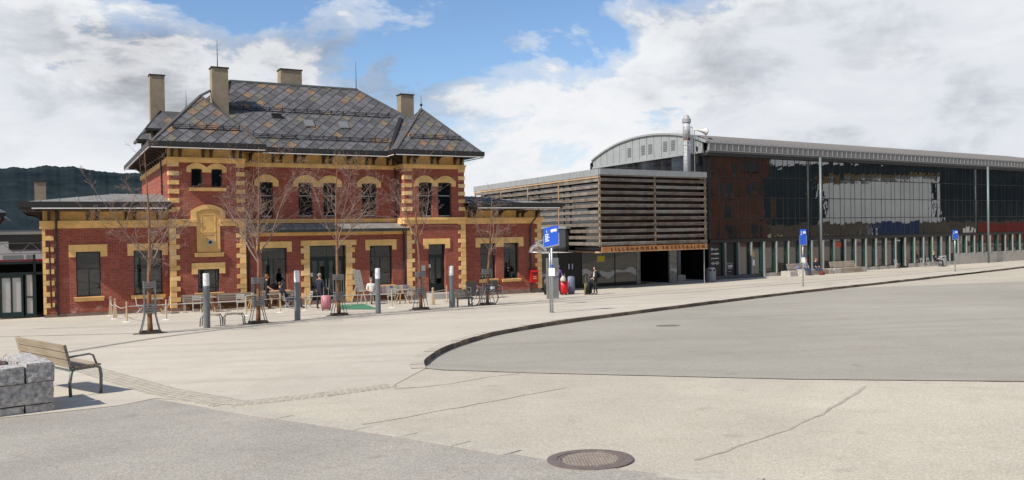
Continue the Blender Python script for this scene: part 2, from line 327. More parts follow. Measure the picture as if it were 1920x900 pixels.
# ================================================================== ground, roads, kerbs
KERB = [(-1.64, 15.55), (-1.79, 16.54), (-1.82, 17.52), (-1.65, 19.53), (-1.15, 21.78), (-0.20, 24.49), (2.53, 28.88), (7.52, 34.98), (14.86, 43.44), (28.6, 57.65), (32.1, 61.4), (45.0, 73.9), (75, 103), (140, 165)]
def catmull(P, k=8):
    P = [Vector(p) for p in P]; out = []
    for i in range(len(P)-1):
        p0, p1, p2, p3 = P[max(i-1, 0)], P[i], P[i+1], P[min(i+2, len(P)-1)]
        for j in range(k):
            t = j/k; out.append(0.5*((2*p1)+(p2-p0)*t+(2*p0-5*p1+4*p2-p3)*t*t+(3*p1-p0-3*p2+p3)*t**3))
    out.append(P[-1]); return out
KC = catmull(KERB, 8)
def base_z(x, y):
    d = (x+1.64)*0.4026+(y-15.4)*0.915
    return GB(x, y)
xs = spaced(-6000, 6000, -26, 60, 0.5, 1.22); ys = spaced(-3000, 8000, 1.0, 70, 0.5, 1.22)
vv = [(x, y, base_z(x, y)) for y in ys for x in xs]; w = len(xs)
ff = [(j*w+i, j*w+i+1, (j+1)*w+i+1, (j+1)*w+i) for j in range(len(ys)-1) for i in range(w-1)]
me = bpy.data.meshes.new('ground'); me.from_pydata(vv, [], ff); me.materials.append(APRON); me.polygons.foreach_set('use_smooth', [True]*len(ff))
tag(obj('ground', me), 'pale gravelly asphalt ground of the forecourt', kind='structure')
plaza_poly = [tuple(p) for p in KC]+[(140, 500), (-500, 500), (-500, -120), (-30, 6.1), (-14, 10.1), (-7.0, 11.45), (-5.77, 12.2), (-5.49, 12.85), (-4.0, 11.9), (-2.9, 12.5), (-1.92, 13.44)]
pl = tag(sheet('plaza_pavement', plaza_poly, G, PLAZA, 0.006, 1.0, box=(-26, 50, 10, 80)), kind='structure')
bay_poly = [tuple(p) for p in KC if p.x < 15]+[(19.39, 47.79), (23.49, 47.48), (28.95, 47.52), (90, 48), (90, -18), (7.01, 11.53), (4.27, 12.53), (0.33, 14.33), (-1.3, 15.2)]
tag(sheet('bus_bay_road', bay_poly, base_z, ASPH, 0.010, 0.5, box=(-2, 32, 8, 50)), kind='structure')
road_poly = [(-30, 5.9), (-14, 9.95), (-7.0, 11.40), (-5.77, 12.13), (-5.49, 12.78), (-4.10, 11.55), (-2.99, 10.72), (-1.01, 9.11), (0.28, 7.91), (1.27, 7.21), (2.31, 6.62), (9.0, 2.7), (40, -15), (40, -40), (-30, -40)]
tag(sheet('near_road', road_poly, base_z, ROAD, 0.006, 0.5, box=(-10, 9, 3, 13)), kind='structure')
rnd = random.Random(11)
# kerb of single stones
KM = [KERBM, M('kerb_granite_brown', (0.19, 0.145, 0.105), 0.9, var=0.3, scale=3, bump=0.5, bscale=15), M('kerb_granite_black', (0.10, 0.082, 0.068), 0.9, var=0.3, scale=3, bump=0.5, bscale=15)]
kerb = empty('kerb'); tag(kerb, kind='structure')
acc = []; tot = 0
cum = [0]
for a, b in zip(KC, KC[1:]): cum.append(cum[-1]+(b-a).length)
def at_len(s):
    for i in range(len(cum)-1):
        if s <= cum[i+1]: return KC[i].lerp(KC[i+1], (s-cum[i])/(cum[i+1]-cum[i]))
    return KC[-1]
s = 0.0
while s < min(cum[-1]-2, 118):
    ln = rnd.uniform(0.85, 1.05) if s < 70 else 1.6
    if s < 10: ln = 0.62
    a, b = at_len(s+0.008), at_len(s+ln-0.008); s += ln
    mid = (a+b)/2
    if 60.0 < s < 65.2: continue           # dropped kerb
    d = (b-a).normalized(); n = Vector((-d.y, d.x)); wd = 0.16 if s > 12 else 0.26
    dz = rnd.uniform(-0.006, 0.012)+0.012; lo = 0.012
    P = []
    for top in (0, 1):
        for p, o_ in ((a, -0.012), (b, -0.012), (b, wd), (a, wd)):
            c = p+n*o_; P.append((c.x, c.y, (G(c.x, c.y)+dz) if top else base_z(c.x, c.y)-0.08))
    km = rnd.choice(KM)
    o = MB().hexa(P).build('kerb_stone', km if wd < 0.2 else [km, GRANITE], kerb)
    if wd >= 0.2: o.data.polygons[1].material_index = 1
# flush granite slabs between the road and the apron
strip = empty('slab_strip'); tag(strip, kind='structure')
SP = [Vector(p) for p in ((-4.12, 11.70), (-2.99, 10.78), (-1.01, 9.17), (0.28, 7.97), (1.27, 7.27), (2.31, 6.68), (9.0, 2.8))]
sc = [0]
for a, b in zip(SP, SP[1:]): sc.append(sc[-1]+(b-a).length)
def sp_at(s):
    for i in range(len(sc)-1):
        if s <= sc[i+1]: return SP[i].lerp(SP[i+1], (s-sc[i])/(sc[i+1]-sc[i]))
    return SP[-1]
MH = Vector((0.70, 7.84)); s = 0
while s < sc[-1]-0.9:
    ln = rnd.uniform(0.72, 0.86); a, b = sp_at(s+0.006), sp_at(s+ln-0.006); s += ln
    for frac in ((0, 1),):
        d = (b-a).normalized(); n = Vector((-d.y, d.x))
        if ((a+b)/2-MH).length < 0.46: continue
        if (a-MH).length < 0.44: a = a+d*(0.44-(a-MH).length)
        if (b-MH).length < 0.44: b = b-d*(0.44-(b-MH).length)
        P = []; dz = rnd.uniform(0.009, 0.014)
        for top in (0, 1):
            for p, o_ in ((a, -0.14), (b, -0.14), (b, 0.13), (a, 0.13)):
                c = p+n*o_; P.append((c.x, c.y, base_z(c.x, c.y)+(dz if top else -0.05)))
        MB().hexa(P).build('granite_slab', GRANITE, strip)
# sett bands
SETT = M('sett_stone', (0.385, 0.348, 0.285), 0.9, var=0.2, scale=6, bump=0.3)
JOINT = M('joint_dirt', (0.20, 0.175, 0.14), 0.95, var=0.2, scale=8)
def setts(name, pts, rows, label):
    pts = [Vector(p) for p in pts]; mb = MB(); cs = [0]
    for a, b in zip(pts, pts[1:]): cs.append(cs[-1]+(b-a).length)
    s = 0
    while s < cs[-1]-0.1:
        i = max(k for k in range(len(cs)-1) if cs[k] <= s); p = pts[i].lerp(pts[i+1], (s-cs[i])/(cs[i+1]-cs[i])); d = (pts[i+1]-pts[i]).normalized(); n = Vector((-d.y, d.x)); taper = 1.0
        for r in range(rows):
            c = p+n*((r-rows/2+0.5)*0.115)+d*(0.05*(r % 2)); ww = rnd.uniform(0.050, 0.055); hh = rnd.uniform(0.0085, 0.0105)
            P = []
            for top in (0, 1):
                for sx, sy in ((-1, -1), (1, -1), (1, 1), (-1, 1)):
                    k = ww*(0.88 if top else 1); q = c+d*sx*k+n*sy*k; P.append((q.x, q.y, G(q.x, q.y)+(hh if top else -0.03)))
            mb.hexa(P)
        s += 0.112
    o = tag(mb.build(name, SETT), label, kind='stuff'); return o
setts('sett_band', [(-4.05, 11.98), (-2.91, 12.62), (-1.92, 13.44)], 4, 'band of small granite setts across the forecourt')
setts('sett_band', [(-4.10, 12.05), (-5.73, 13.62), (-7.8, 16.1), (-10.5, 19.4)], 5, 'band of small granite setts by the wooden bench')
def lines(name, pts, w, off, m, jit=0.0, zf=G): return tag(ribbon(name, pts, w, zf, off, m, None, jit), kind='structure')
DRAIN = M('drain_stone', (0.205, 0.19, 0.165), 0.9, var=0.25, scale=3)
CRACK = M('crack_tar', (0.31, 0.285, 0.235), 0.95, var=0.3, scale=6)
lines('drain_channel', catmull([(-12.2, 16.0), (-11.68, 20.33), (-11.13, 24.94), (-10.41, 27.64), (-9.3, 30.34), (-6.83, 33.35), (-3.72, 36.11), (-0.55, 39.19), (2.62, 42.02), (6.94, 45.83), (11.43, 48.83), (18.9, 55.23), (26.33, 61.06), (45, 77)], 6), 0.26, 0.0105, DRAIN)
lines('drain_channel', catmull([(-24, 28.6), (-17.66, 28.86), (-14.53, 28.47), (-12.35, 28.6), (-9.6, 31.3), (-7.4, 34.4), (-4.2, 37.4), (-1.3, 40.2), (3, 44.5), (8, 49), (16, 55.6), (40, 74.8)], 6), 0.14, 0.0105, DRAIN)
lines('drain_channel', catmull([(-19, 33.1), (-16.11, 33.25), (-11.82, 34.3), (-9.35, 36.58), (-6, 38.6)], 6), 0.07, 0.0105, DRAIN)
lines('paving_crack', catmull([(-2.07, 9.98), (-1.77, 10.09), (-1.12, 10.7), (-0.47, 11.32), (0.12, 11.89), (0.76, 12.53)], 5), 0.028, 0.004, CRACK, 0.02, base_z)
lines('paving_crack', catmull([(1.66, 7.7), (2.3, 8.32), (3.14, 9.22), (3.83, 10.12), (4.91, 11.69)], 5), 0.038, 0.004, M('seam_tar', (0.345, 0.315, 0.255), 0.95, var=0.2, scale=5), 0.02, base_z)
lines('paving_crack', catmull([(-1.86, 13.0), (-1.13, 13.26), (-0.48, 13.98), (0.1, 14.36)], 5), 0.03, 0.004, CRACK, 0.02, base_z)
# manhole
mh = empty('manhole_cover', (MH.x, MH.y, base_z(MH.x, MH.y)+0.004), 0.0, 'round cast iron manhole cover with raised grid in the asphalt', 'manhole')
IRON = M('cast_iron', (0.165, 0.130, 0.115), 0.65, 0.2, var=0.25, scale=12, bump=0.3)
IRONW = M('worn_iron', (0.33, 0.28, 0.235), 0.65, 0.2, var=0.2, scale=15)
nx = Vector((0.0229, -0.0422)) # local ground slope
mh.rotation_euler = (math.atan(-0.0422), math.atan(-0.018), 0)
mb = MB(); mb.lathe([(0.405, -0.05), (0.405, 0.012), (0.315, 0.014), (0.312, 0.004), (0.29, 0.004), (0.288, -0.05)], n=56); mb.build('frame', IRON, mh)
mb = MB(); mb.lathe([(0.309, -0.05), (0.309, 0.008), (0.28, 0.009), (0.275, 0.002)], n=56); mb.build('cover', IRON, mh)
mb = MB()
for i in range(-8, 9):
    for j in range(-8, 9):
        x, y = i*0.034+0.017*(j % 2), j*0.034
        if x*x+y*y < 0.262**2:
            ca, sa = math.cos(0.5), math.sin(0.5); X, Y = x*ca-y*sa, x*sa+y*ca
            mb.prism([(X-0.0125, Y-0.0085, 0.002), (X+0.0125, Y-0.0085, 0.002), (X+0.0125, Y+0.0085, 0.002), (X-0.0125, Y+0.0085, 0.002)], (0, 0, 0.012))
tag(mb.build('raised_stud', IRONW, mh), kind='stuff')
mh2 = empty('manhole_cover', (4.66, 25.3, base_z(4.66, 25.3)+0.008), 0.0, 'small flat iron drain cover out in the grey bus bay', 'manhole'); mh2.rotation_euler = (math.atan(-0.0422), math.atan(-0.018), 0)
MB().lathe([(0.36, -0.05), (0.36, 0.006), (0.3, 0.006)], n=28).build('frame', IRON, mh2); MB().lathe([(0.29, -0.05), (0.29, 0.009), (0.1, 0.010)], n=28).build('cover', M('iron_grey', (0.16, 0.14, 0.12), 0.7, var=0.2), mh2)
# ================================================================== the old brick station
ST = empty('station_building', (-21.935, 39.572, 0.0), R(28.5), 'red brick railway station with ochre quoins and slate hipped roof', 'building')
def wall_front(mb, u0, u1, z0, z1, v, holes, dep=0.30):
    us = sorted({u0, u1}|{h[0] for h in holes}|{h[1] for h in holes}); zs = sorted({z0, z1}|{h[2] for h in holes}|{h[3] for h in holes})
    for a, b in zip(us, us[1:]):
        for c, d in zip(zs, zs[1:]):
            if any(h[0] <= a and b <= h[1] and h[2] <= c and d <= h[3] for h in holes): continue
            mb.poly([(a, -v, c), (b, -v, c), (b, -v, d), (a, -v, d)])
    for a, b, c, d in holes:
        y0, y1 = -v, -v+dep
        mb.poly([(a, y0, c), (a, y0, d), (a, y1, d), (a, y1, c)]); mb.poly([(b, y0, c), (b, y1, c), (b, y1, d), (b, y0, d)])
        mb.poly([(a, y0, c), (a, y1, c), (b, y1, c), (b, y0, c)]); mb.poly([(a, y0, d), (b, y0, d), (b, y1, d), (a, y1, d)])
def wall_side(mb, u, v0, v1, z0, z1): mb.poly([(u, -v0, z0), (u, -v1, z0), (u, -v1, z1), (u, -v0, z1)])
U0, PL0, PL1, PR0, PR1, U1 = -0.14, 5.40, 9.02, 17.86, 21.62, 27.0
VP, VC, VU = 0.35, 0.25, -0.70
BACK = -14.5
wl = [(1.22, 2.28, 0.92, 3.08), (3.74, 5.05, 0.90, 3.08)]
pl_w = [(6.44, 6.96, 6.24, 7.15), (7.41, 7.94, 6.24, 7.15), (6.67, 7.71, 0.88, 2.06)]
cu_w = [(10.04, 10.72, 4.68, 6.59), (12.09, 12.88, 4.68, 6.59), (13.48, 14.26, 4.68, 6.59), (15.69, 16.54, 4.68, 6.59)]
cl_w = [(9.86, 11.18, 0.82, 3.05), (12.39, 14.40, 0.0, 3.12), (15.78, 17.09, 0.84, 3.05)]
pr_w = [(18.74, 19.56, 4.62, 6.63), (19.93, 20.78, 4.62, 6.63), (19.27, 20.33, 0.25, 3.06)]
rw_w = [(22.77, 23.81, 0.90, 3.03), (24.36, 25.40, 0.85, 3.03)]
mb = MB(); wall_front(mb, U0, PL0, -0.3, 4.25, 0.0, wl); wall_side(mb, U0, 0.0, -8, -0.3, 4.25); mb.build('wall', BRICK, ST)
mb = MB(); wall_front(mb, PL0, PL1, -0.3, 7.5, VP, pl_w); wall_side(mb, PL0, VP, BACK, -0.3, 7.5); wall_side(mb, PL1, VP, VU, 3.0, 7.5); mb.build('wall', BRICK, ST)
mb = MB(); wall_front(mb, PL1, PR0, 4.2, 7.45, VU, cu_w); mb.build('wall', BRICK, ST)
mb = MB(); wall_front(mb, PL1, PR0, -0.3, 3.75, VC, cl_w); mb.build('wall', BRICK, ST)
mb = MB(); wall_front(mb, PR0, PR1, -0.3, 7.5, VP, pr_w); wall_side(mb, PR0, VP, VU, 3.0, 7.5); wall_side(mb, PR1, VP, BACK, -0.3, 7.5); mb.build('wall', BRICK, ST)
mb = MB(); wall_front(mb, PR1, U1, -0.3, 4.25, 0.0, rw_w); wall_side(mb, U1, 0.0, -8, -0.3, 4.25); mb.build('wall', BRICK, ST)
mb = MB(); mb.poly([(U0, 8, -0.3), (U1, 8, -0.3), (U1, 8, 5), (U0, 8, 5)]); mb.poly([(PL0, -BACK, -0.3), (PR1, -BACK, -0.3), (PR1, -BACK, 8), (PL0, -BACK, 8)]); mb.build('back_wall', BRICK, ST)
mb = MB()
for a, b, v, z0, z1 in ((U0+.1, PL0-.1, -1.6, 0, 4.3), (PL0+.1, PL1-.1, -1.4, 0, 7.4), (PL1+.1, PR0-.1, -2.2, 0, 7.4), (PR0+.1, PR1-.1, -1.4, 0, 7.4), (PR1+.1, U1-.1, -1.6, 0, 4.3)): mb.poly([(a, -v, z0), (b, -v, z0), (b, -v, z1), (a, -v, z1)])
mb.build('room_dark_sheet', ROOMM, ST)  # near-black sheets painted as the unlit rooms behind the windows
mb = MB()
for a, b, v in ((U0, PL0, .03), (PL0, PL1, VP+.03), (PL1, PR0, VC+.03), (PR0, PR1, VP+.03), (PR1, U1, .03)): mb.sb(a, b, v-0.2, v, -0.3, 0.16)
mb.build('plinth', M('plinth_stone', (0.20, 0.135, 0.11), 0.9, var=0.3, scale=3), ST)
FRAMEG = M('window_frame_green', (0.020, 0.030, 0.030), 0.45)
def window(h, v, trans=(), mull=(), parent=None, fm=None, blind=0.0, dep=0.20, white_bar=False):
    a, b, c, d = h; v = v-dep; t = 0.055; mb = MB()
    mb.sb(a, a+t, v-.05, v+.03, c, d); mb.sb(b-t, b, v-.05, v+.03, c, d); mb.sb(a+t, b-t, v-.05, v+.03, c, c+t); mb.sb(a+t, b-t, v-.05, v+.03, d-t, d)
    us = [a+t]+[a+(b-a)*m for m in mull]+[b-t]; zs = [c+t]+[c+(d-c)*m for m in trans]+[d-t]
    for z in zs[1:-1]: mb.sb(a+t, b-t, v-.04, v+.02, z-.02, z+.02)
    top = zs[-2] if trans else d-t
    for u in us[1:-1]: mb.sb(u-.025, u+.025, v-.04, v+.022, c+t, top)
    w = mb.build('window', fm or FRAMEG, ST)
    for i, (z0, z1) in enumerate(zip(zs, zs[1:])):
        uu = us if not (trans and i == len(zs)-2) else [us[0], us[-1]]
        for u0, u1 in zip(uu, uu[1:]):
            MB().sb(u0, u1, v-.012, v-.004, z0, z1).build('pane', GLASS, w)
    if white_bar: MB().sb(a+t, b-t, v+.02, v+.045, zs[1]-.02, zs[1]+.02).build('glazing_bar', M('pale_bar', (0.36, 0.38, 0.37), 0.5), w)
    if white_bar: MB().sb(a+t, b-t, v+.02, v+.045, c+.05, c+.10).build('glazing_bar', M('pale_bar', (0.36, 0.38, 0.37), 0.5), w)
    if blind:
        mb = MB(); z = c+t
        while z < c+(d-c)*blind: mb.hexa([(a+t, -(v-.10), z), (b-t, -(v-.10), z), (b-t, -(v-.05), z+.03), (a+t, -(v-.05), z+.03), (a+t, -(v-.10), z+.004), (b-t, -(v-.10), z+.004), (b-t, -(v-.05), z+.034), (a+t, -(v-.05), z+.034)]); z += 0.055
        mb.build('blind', BLIND, w)
    return w
window(wl[0], 0, (0.62,), (0.52,), blind=0.5); window(wl[1], 0, (0.62,), (0.5,), blind=0.5)
for h in pl_w[:2]: window(h, VP, fm=DARKM, white_bar=False, trans=(), mull=())
window(pl_w[2], VP, (), (0.22, 0.85))
for h in cu_w: window(h, VU, (0.62,), (), white_bar=True, dep=0.16)
window(cl_w[0], VC, (0.72,), (0.5,), white_bar=False); window(cl_w[2], VC, (0.72,), (0.5,))
for h in pr_w[:2]: window(h, VP, (0.62,), (), white_bar=True, dep=0.16)
window(rw_w[0], 0, (0.7,), (), blind=0.32); window(rw_w[1], 0, (0.7,), (0.5,), blind=0.32)
def lintel_flat(h, v, over=0.30, hh=0.34, drop=0.25, name='lintel'):
    a, b, c, d = h; z1 = d+hh
    pts = [(a-over, d-drop), (a-over, z1), (b+over, z1), (b+over, d-drop), (b+0.0, d-drop), (b+0.0, d), (a-0.0, d), (a-0.0, d-drop)]
    MB().prism([(u, -v-0.05, z) for u, z in pts], (0, 0.09, 0)).build(name, OCHRE, ST)
def lintel_double(l, r, zb, zt, v):
    pts = [(l, zb), (l, zt), (r, zt), (r, zb)]; MB().prism([(u, -v-.05, z) for u, z in pts], (0, .09, 0)).build('lintel', OCHRE, ST)
lintel_flat(wl[0], 0); lintel_flat(wl[1], 0, over=0.27); lintel_flat(pl_w[2], VP, 0.29, 0.32, 0.24)
lintel_flat(cl_w[0], VC, 0.26, 0.34, 0.22); lintel_flat(cl_w[2], VC, 0.26, 0.34, 0.24); lintel_flat(pr_w[2], VP, 0.30, 0.32, 0.26)
pts = [(22.46, 2.80), (22.46, 3.37), (25.74, 3.37), (25.74, 2.80), (25.40, 2.80), (25.40, 3.03), (24.36, 3.03), (24.36, 2.80), (23.81, 2.80), (23.81, 3.03), (22.77, 3.03), (22.77, 2.80)]
MB().prism([(u, -0.05, z) for u, z in pts], (0, .09, 0)).build('lintel', OCHRE, ST)
def arc(u0, u1, z, rise, n=10): return [(u0+(u1-u0)*i/n, z+rise*(1-(2*i/n-1)**2)) for i in range(n+1)]
def arch(hs, v, over, zb, zs, rise):
    """arched lintel over one or two openings, one ochre piece"""
    outer = [(hs[0][0]-over, zb)]
    mids = [hs[0][0]-over]+[(x[1]+y[0])/2 for x, y in zip(hs, hs[1:])]+[hs[-1][1]+over]
    for a, b in zip(mids, mids[1:]): outer += arc(a, b, zs, rise)
    outer.append((hs[-1][1]+over, zb)); inner = []
    for h in reversed(hs):
        inner += [(h[1], zb)]+[(u, z) for u, z in reversed(arc(h[0], h[1], h[3]-0.03, 0.035, 8))]+[(h[0], zb)]
    MB().prism([(u, -v-.055, z) for u, z in outer+inner], (0, .10, 0)).build('lintel', OCHRE, ST)
arch(pl_w[:2], VP, 0.22, 6.97, 7.22, 0.22)
arch(cu_w[:1], VU, 0.30, 6.36, 6.66, 0.34); arch(cu_w[1:3], VU, 0.28, 6.36, 6.66, 0.34); arch(cu_w[3:], VU, 0.28, 6.36, 6.66, 0.34)
arch(pr_w[:2], VP, 0.27, 6.40, 6.70, 0.33)
def sill(u0, u1, z0, z1, v, out=0.12): MB().hexa([(u0, -v-out*.6, z0), (u1, -v-out*.6, z0), (u1, -v+.15, z0), (u0, -v+.15, z0), (u0-.03, -v-out, z1-.03), (u1+.03, -v-out, z1-.03), (u1+.03, -v+.15, z1), (u0-.03, -v+.15, z1)]).build('sill', OCHRE, ST)
sill(1.13, 2.39, 0.70, 0.92, 0); sill(3.62, 5.14, 0.70, 0.90, 0); sill(6.34, 8.10, 6.02, 6.22, VP); sill(6.53, 7.90, 0.70, 0.88, VP)
sill(9.75, 11.3, 0.66, 0.82, VC); sill(15.67, 17.2, 0.66, 0.84, VC); sill(22.66, 23.92, 0.68, 0.90, 0); sill(24.25, 25.51, 0.66, 0.85, 0)
# blind niche on the left pavilion
pts = [(6.39, 4.40)]+[(6.39, 5.02)]+arc(6.39, 8.04, 5.0, 0.34, 12)+[(8.04, 4.40), (7.78, 4.40)]+[(u, z) for u, z in reversed(arc(6.65, 7.78, 4.96, 0.16, 10))]+[(6.65, 4.40)]
MB().prism([(u, -VP-.10, z) for u, z in pts], (0, .15, 0)).build('niche_arch', OCHRE, ST)
OCHRE2 = M('ochre_panel', (0.62, 0.375, 0.13), 0.85, var=0.12, scale=3)
pts = [(6.65, 2.92)]+arc(6.65, 7.78, 4.96, 0.16, 10)+[(7.78, 2.92)]
npn = MB().prism([(u, -VP-.045, z) for u, z in pts], (0, .08, 0)).build('niche_panel', OCHRE2, ST)
mb = MB()
for a, b, c, d in ((6.86, 7.56, 3.92, 4.85), (6.86, 7.56, 3.1, 3.85)):
    for x0, x1, z0, z1 in ((a, b, c, c+.03), (a, b, d-.03, d), (a, a+.03, c+.03, d-.03), (b-.03, b, c+.03, d-.03)): mb.sb(x0, x1, VP+.04, VP+.065, z0, z1)
mb.build('niche_moulding', OCHRE, npn)
ck = MB().sb(7.14, 7.42, VP+.05, VP+.10, 3.28, 3.56).build('vent_plate', GALV, npn); MB().path([(7.28, -VP-.09, 3.42), (7.28, -VP-.20, 3.42)], 0.08, 12).build('vent_pipe', DARKM, npn)
sill(6.54, 7.93, 2.68, 2.92, VP)
# quoins
qr_ = random.Random(17)
def quoin_box(side, edge, v, wd, z0, z1, ret): 
    a, b = (edge-0.03, edge+wd) if side < 0 else (edge-wd, edge+0.03)
    MB().sb(a, b, v-ret, v+0.035+qr_.uniform(-.008, .012), z0+.006, z1-.006).build('quoin', qr_.choice(OCHRES), ST)
for side, edge in ((-1, PL0), (1, PL1), (-1, PR0), (1, PR1)):
    for k in range(7):
        z1 = 7.47-0.452*k
        if z1-0.23 > 4.58: quoin_box(side, edge, VP, 0.46 if side < 0 else 0.40, z1-0.23, z1, 0.36 if edge != PL1 else 0.2)
for side, edge, v, ret in ((-1, PL0, VP, 0.33), (1, PL1, VP, 0.06), (-1, PR0+0.12, VP, 0.08), (1, PR1, VP, 0.33), (-1, U0, 0, 0.33), (1, U1, 0, 0.33)):
    z = 0.16; k = 0
    while z < 4.2:
        hgt = min(0.30 if k % 2 == 0 else 0.23, 4.26-z)
        if edge == U0 and k % 2 == 0: MB().sb(U0-.03, U0+.10, -.3, .035, z+.004, z+hgt-.004).build('quoin', qr_.choice(OCHRES), ST)
        elif hgt > 0.05: quoin_box(side, edge, v, 0.27 if k % 2 == 0 else 0.44, z, z+hgt, ret)
        z += hgt; k += 1
# main door surround
mb = MB().sb(12.06, 12.39, VC-.2, VC+.05, 3.12, 3.12+.01)
for sx, (a, b) in ((-1, (12.08, 12.39)), (1, (14.40, 14.75))):
    z = 0.0; k = 0
    while z < 3.1:
        hgt = min(0.32 if k % 2 == 0 else 0.28, 3.12-z); e = 0.0 if k % 2 == 0 else 0.16
        if hgt > .04: MB().sb(a-(e if sx < 0 else 0), b+(e if sx > 0 else 0), VC-.25, VC+.045+(0.012 if k % 2 else 0), z+.004, z+hgt-.004).build('door_quoin', qr_.choice(OCHRES), ST)
        z += hgt; k += 1
MB().sb(11.92, 15.0, VC-.05, VC+.07, 3.122, 3.41).build('lintel', OCHRE, ST)
def door(h, v, leaves, trz, parent=ST):
    a, b, c, d = h; v = v-0.24; t = 0.06; mb = MB()
    mb.sb(a, a+t, v-.05, v+.04, c, d); mb.sb(b-t, b, v-.05, v+.04, c, d); mb.sb(a+t, b-t, v-.05, v+.04, d-t, d); mb.sb(a+t, b-t, v-.05, v+.05, trz, trz+.10)
    fr = mb.build('door_frame', GREEN, parent); w = (b-a-2*t)/leaves
    for i in range(leaves):
        x0, x1 = a+t+i*w+.008, a+t+(i+1)*w-.008
        MB().sb(x0, x1, v-.012, v-.004, trz+.10, d-t).build('pane', GLASS, fr)
        mb = MB(); m = (x0+x1)/2; s_ = 0.12
        mb.sb(x0, x0+s_, v-.03, v+.02, c+.02, trz); mb.sb(x1-s_, x1, v-.03, v+.02, c+.02, trz); mb.sb(m-.05, m+.05, v-.03, v+.02, c+.5, trz-.14); mb.sb(x0+s_, x1-s_, v-.03, v+.02, trz-.14, trz); mb.sb(x0+s_, x1-s_, v-.03, v+.015, c+.02, c+.50)
        dr = mb.build('door', GREEN, parent)
        MB().sb(x0+s_, m-.05, v-.012, v-.004, c+.5, trz-.14).build('pane', GLASS, dr); MB().sb(m+.05, x1-s_, v-.012, v-.004, c+.5, trz-.14).build('pane', GLASS, dr)
        hx = x1-.07 if i % 2 == 0 else x0+.07
        if leaves == 1: hx = x0+.07
        MB().path([(hx, -v-.02, c+.75), (hx, -v-.09, c+.78), (hx, -v-.09, c+1.3), (hx, -v-.02, c+1.33)], .016, 6).build('handle', GALV, dr)
        if leaves == 2 and i == 0 or leaves == 1: MB().sb(x0+.03, x0+.15, v+.02, v+.026, c+1.45, c+1.65).build('notice', WHITE, dr)
door(cl_w[1], VC, 2, 2.42); door(pr_w[2], VP, 1, 2.36)
MB().sb(19.1, 20.5, VP, VP+.9, -0.2, 0.25).build('door_step', M('concrete', (0.36, 0.35, 0.33), 0.9, var=0.12, scale=3), ST)
MB().sb(18.80, 19.02, VP, VP+.12, 1.55, 1.85).build('wall_box', GALV, ST)
# cornices, string courses, friezes
def band(u0, u1, z0, z1, v, out, name='cornice', ret=None, mat=OCHRE):
    mb = MB(); h = z1-z0
    mb.sb(u0, u1, v-.2, v+out*.45, z0, z0+h*.62); mb.sb(u0-.03, u1+.03, v-.2, v+out, z0+h*.62, z1)
    mb.build(name, mat, ST)
band(U0-.1, PL0, 4.21, 4.57, 0, .16); band(PR1, U1+.1, 4.21, 4.57, 0, .16)
band(PL0-.06, 6.65, 4.24, 4.61, VP, .14, 'string_course'); band(7.78, PL1+.06, 4.24, 4.61, VP, .14, 'string_course'); band(PR0-.06, PR1+.06, 4.24, 4.61, VP, .14, 'string_course')
band(PL1, PR0-.08, 4.38, 4.58, VU, .12, 'string_course'); band(PL1, PR0, 3.68, 3.87, VC, .10, 'string_course')
band(PL0-.06, PL1+.06, 7.45, 7.71, VP, .12); band(PL1+.06, PR0-.06, 7.39, 7.62, VU, .10); band(PR0-.06, PR1+.06, 7.42, 7.66, VP, .12)
MB().sb(PL0-.10, PL0+.05, BACK, VP-.21, 7.42, 7.68).build('cornice', OCHRE, ST)
MB().sb(PR0-.10, PR0+.05, VU+.1, VP-.21, 7.42, 7.66).build('cornice', OCHRE, ST); MB().sb(PR0-.12, PR0+.05, VU+.1, VP-.21, 4.24, 4.60).build('string_course', OCHRE, ST)
MB().sb(U0-.14, U0+.05, -8, -.21, 4.21, 4.57).build('cornice', OCHRE, ST)
def frieze(u0, u1, z0, z1, v, br):
    """ochre frieze with framed panels between the timber brackets br"""
    f_ = MB().sb(u0, u1, v-.15, v+.0, z0, z1).build('frieze', OCHRE2, ST)
    edges = [u0]+sorted(br)+[u1]
    for a, b in zip(edges, edges[1:]):
        if b-a > 0.75:
            a2, b2 = a+.12, b-.12; mb = MB()
            mb.sb(a2, b2, v, v+.03, z0+.02, z0+.07); mb.sb(a2, b2, v, v+.045, z1-.13, z1-.06); mb.sb(a2, a2+.05, v, v+.03, z0+.07, z1-.13); mb.sb(b2-.05, b2, v, v+.03, z0+.07, z1-.13)
            mb.build('frieze_moulding', OCHRE, f_)
def bracket_mesh(h, out, side=False):
    n = 6; pts = [(0.0, 0.0)]+[(out*(1-math.cos(i/n*math.pi/2)), h*0.88*math.sin(i/n*math.pi/2)) for i in range(n+1)]+[(out, h), (0.0, h)]
    pts = [(0, 0), (0.10, 0.0)]+[(0.10+(out-.10)*(1-math.cos(i/n*math.pi/2)), h*0.86*(math.sin(i/n*math.pi/2))) for i in range(1, n+1)]+[(out, h), (0, h)]
    if side: return MB().prism([(-p, -0.055, z) for p, z in pts], (0, 0.11, 0)).mesh('bracket', TIMB)
    return MB().prism([(-0.055, -p, z) for p, z in pts], (0.11, 0, 0)).mesh('bracket', TIMB)
BR_T, BR_W, BR_S = bracket_mesh(0.42, 0.78), bracket_mesh(0.40, 0.74), bracket_mesh(0.42, 0.80, True)
def brackets(us, v, z, me):
    for u in us: obj('bracket', me, ST, (u, -v, z))
bl = [5.55, 5.92, 7.03, 7.40, 8.5, 8.86]
frieze(PL0-.02, PL1+.02, 7.71, 8.2, VP, bl); brackets(bl, VP, 7.73, BR_T)
bc = [9.55, 10.75, 11.15, 11.95, 12.35, 13.5, 13.9, 14.9, 15.3, 16.0, 16.4, 17.25, 17.6]
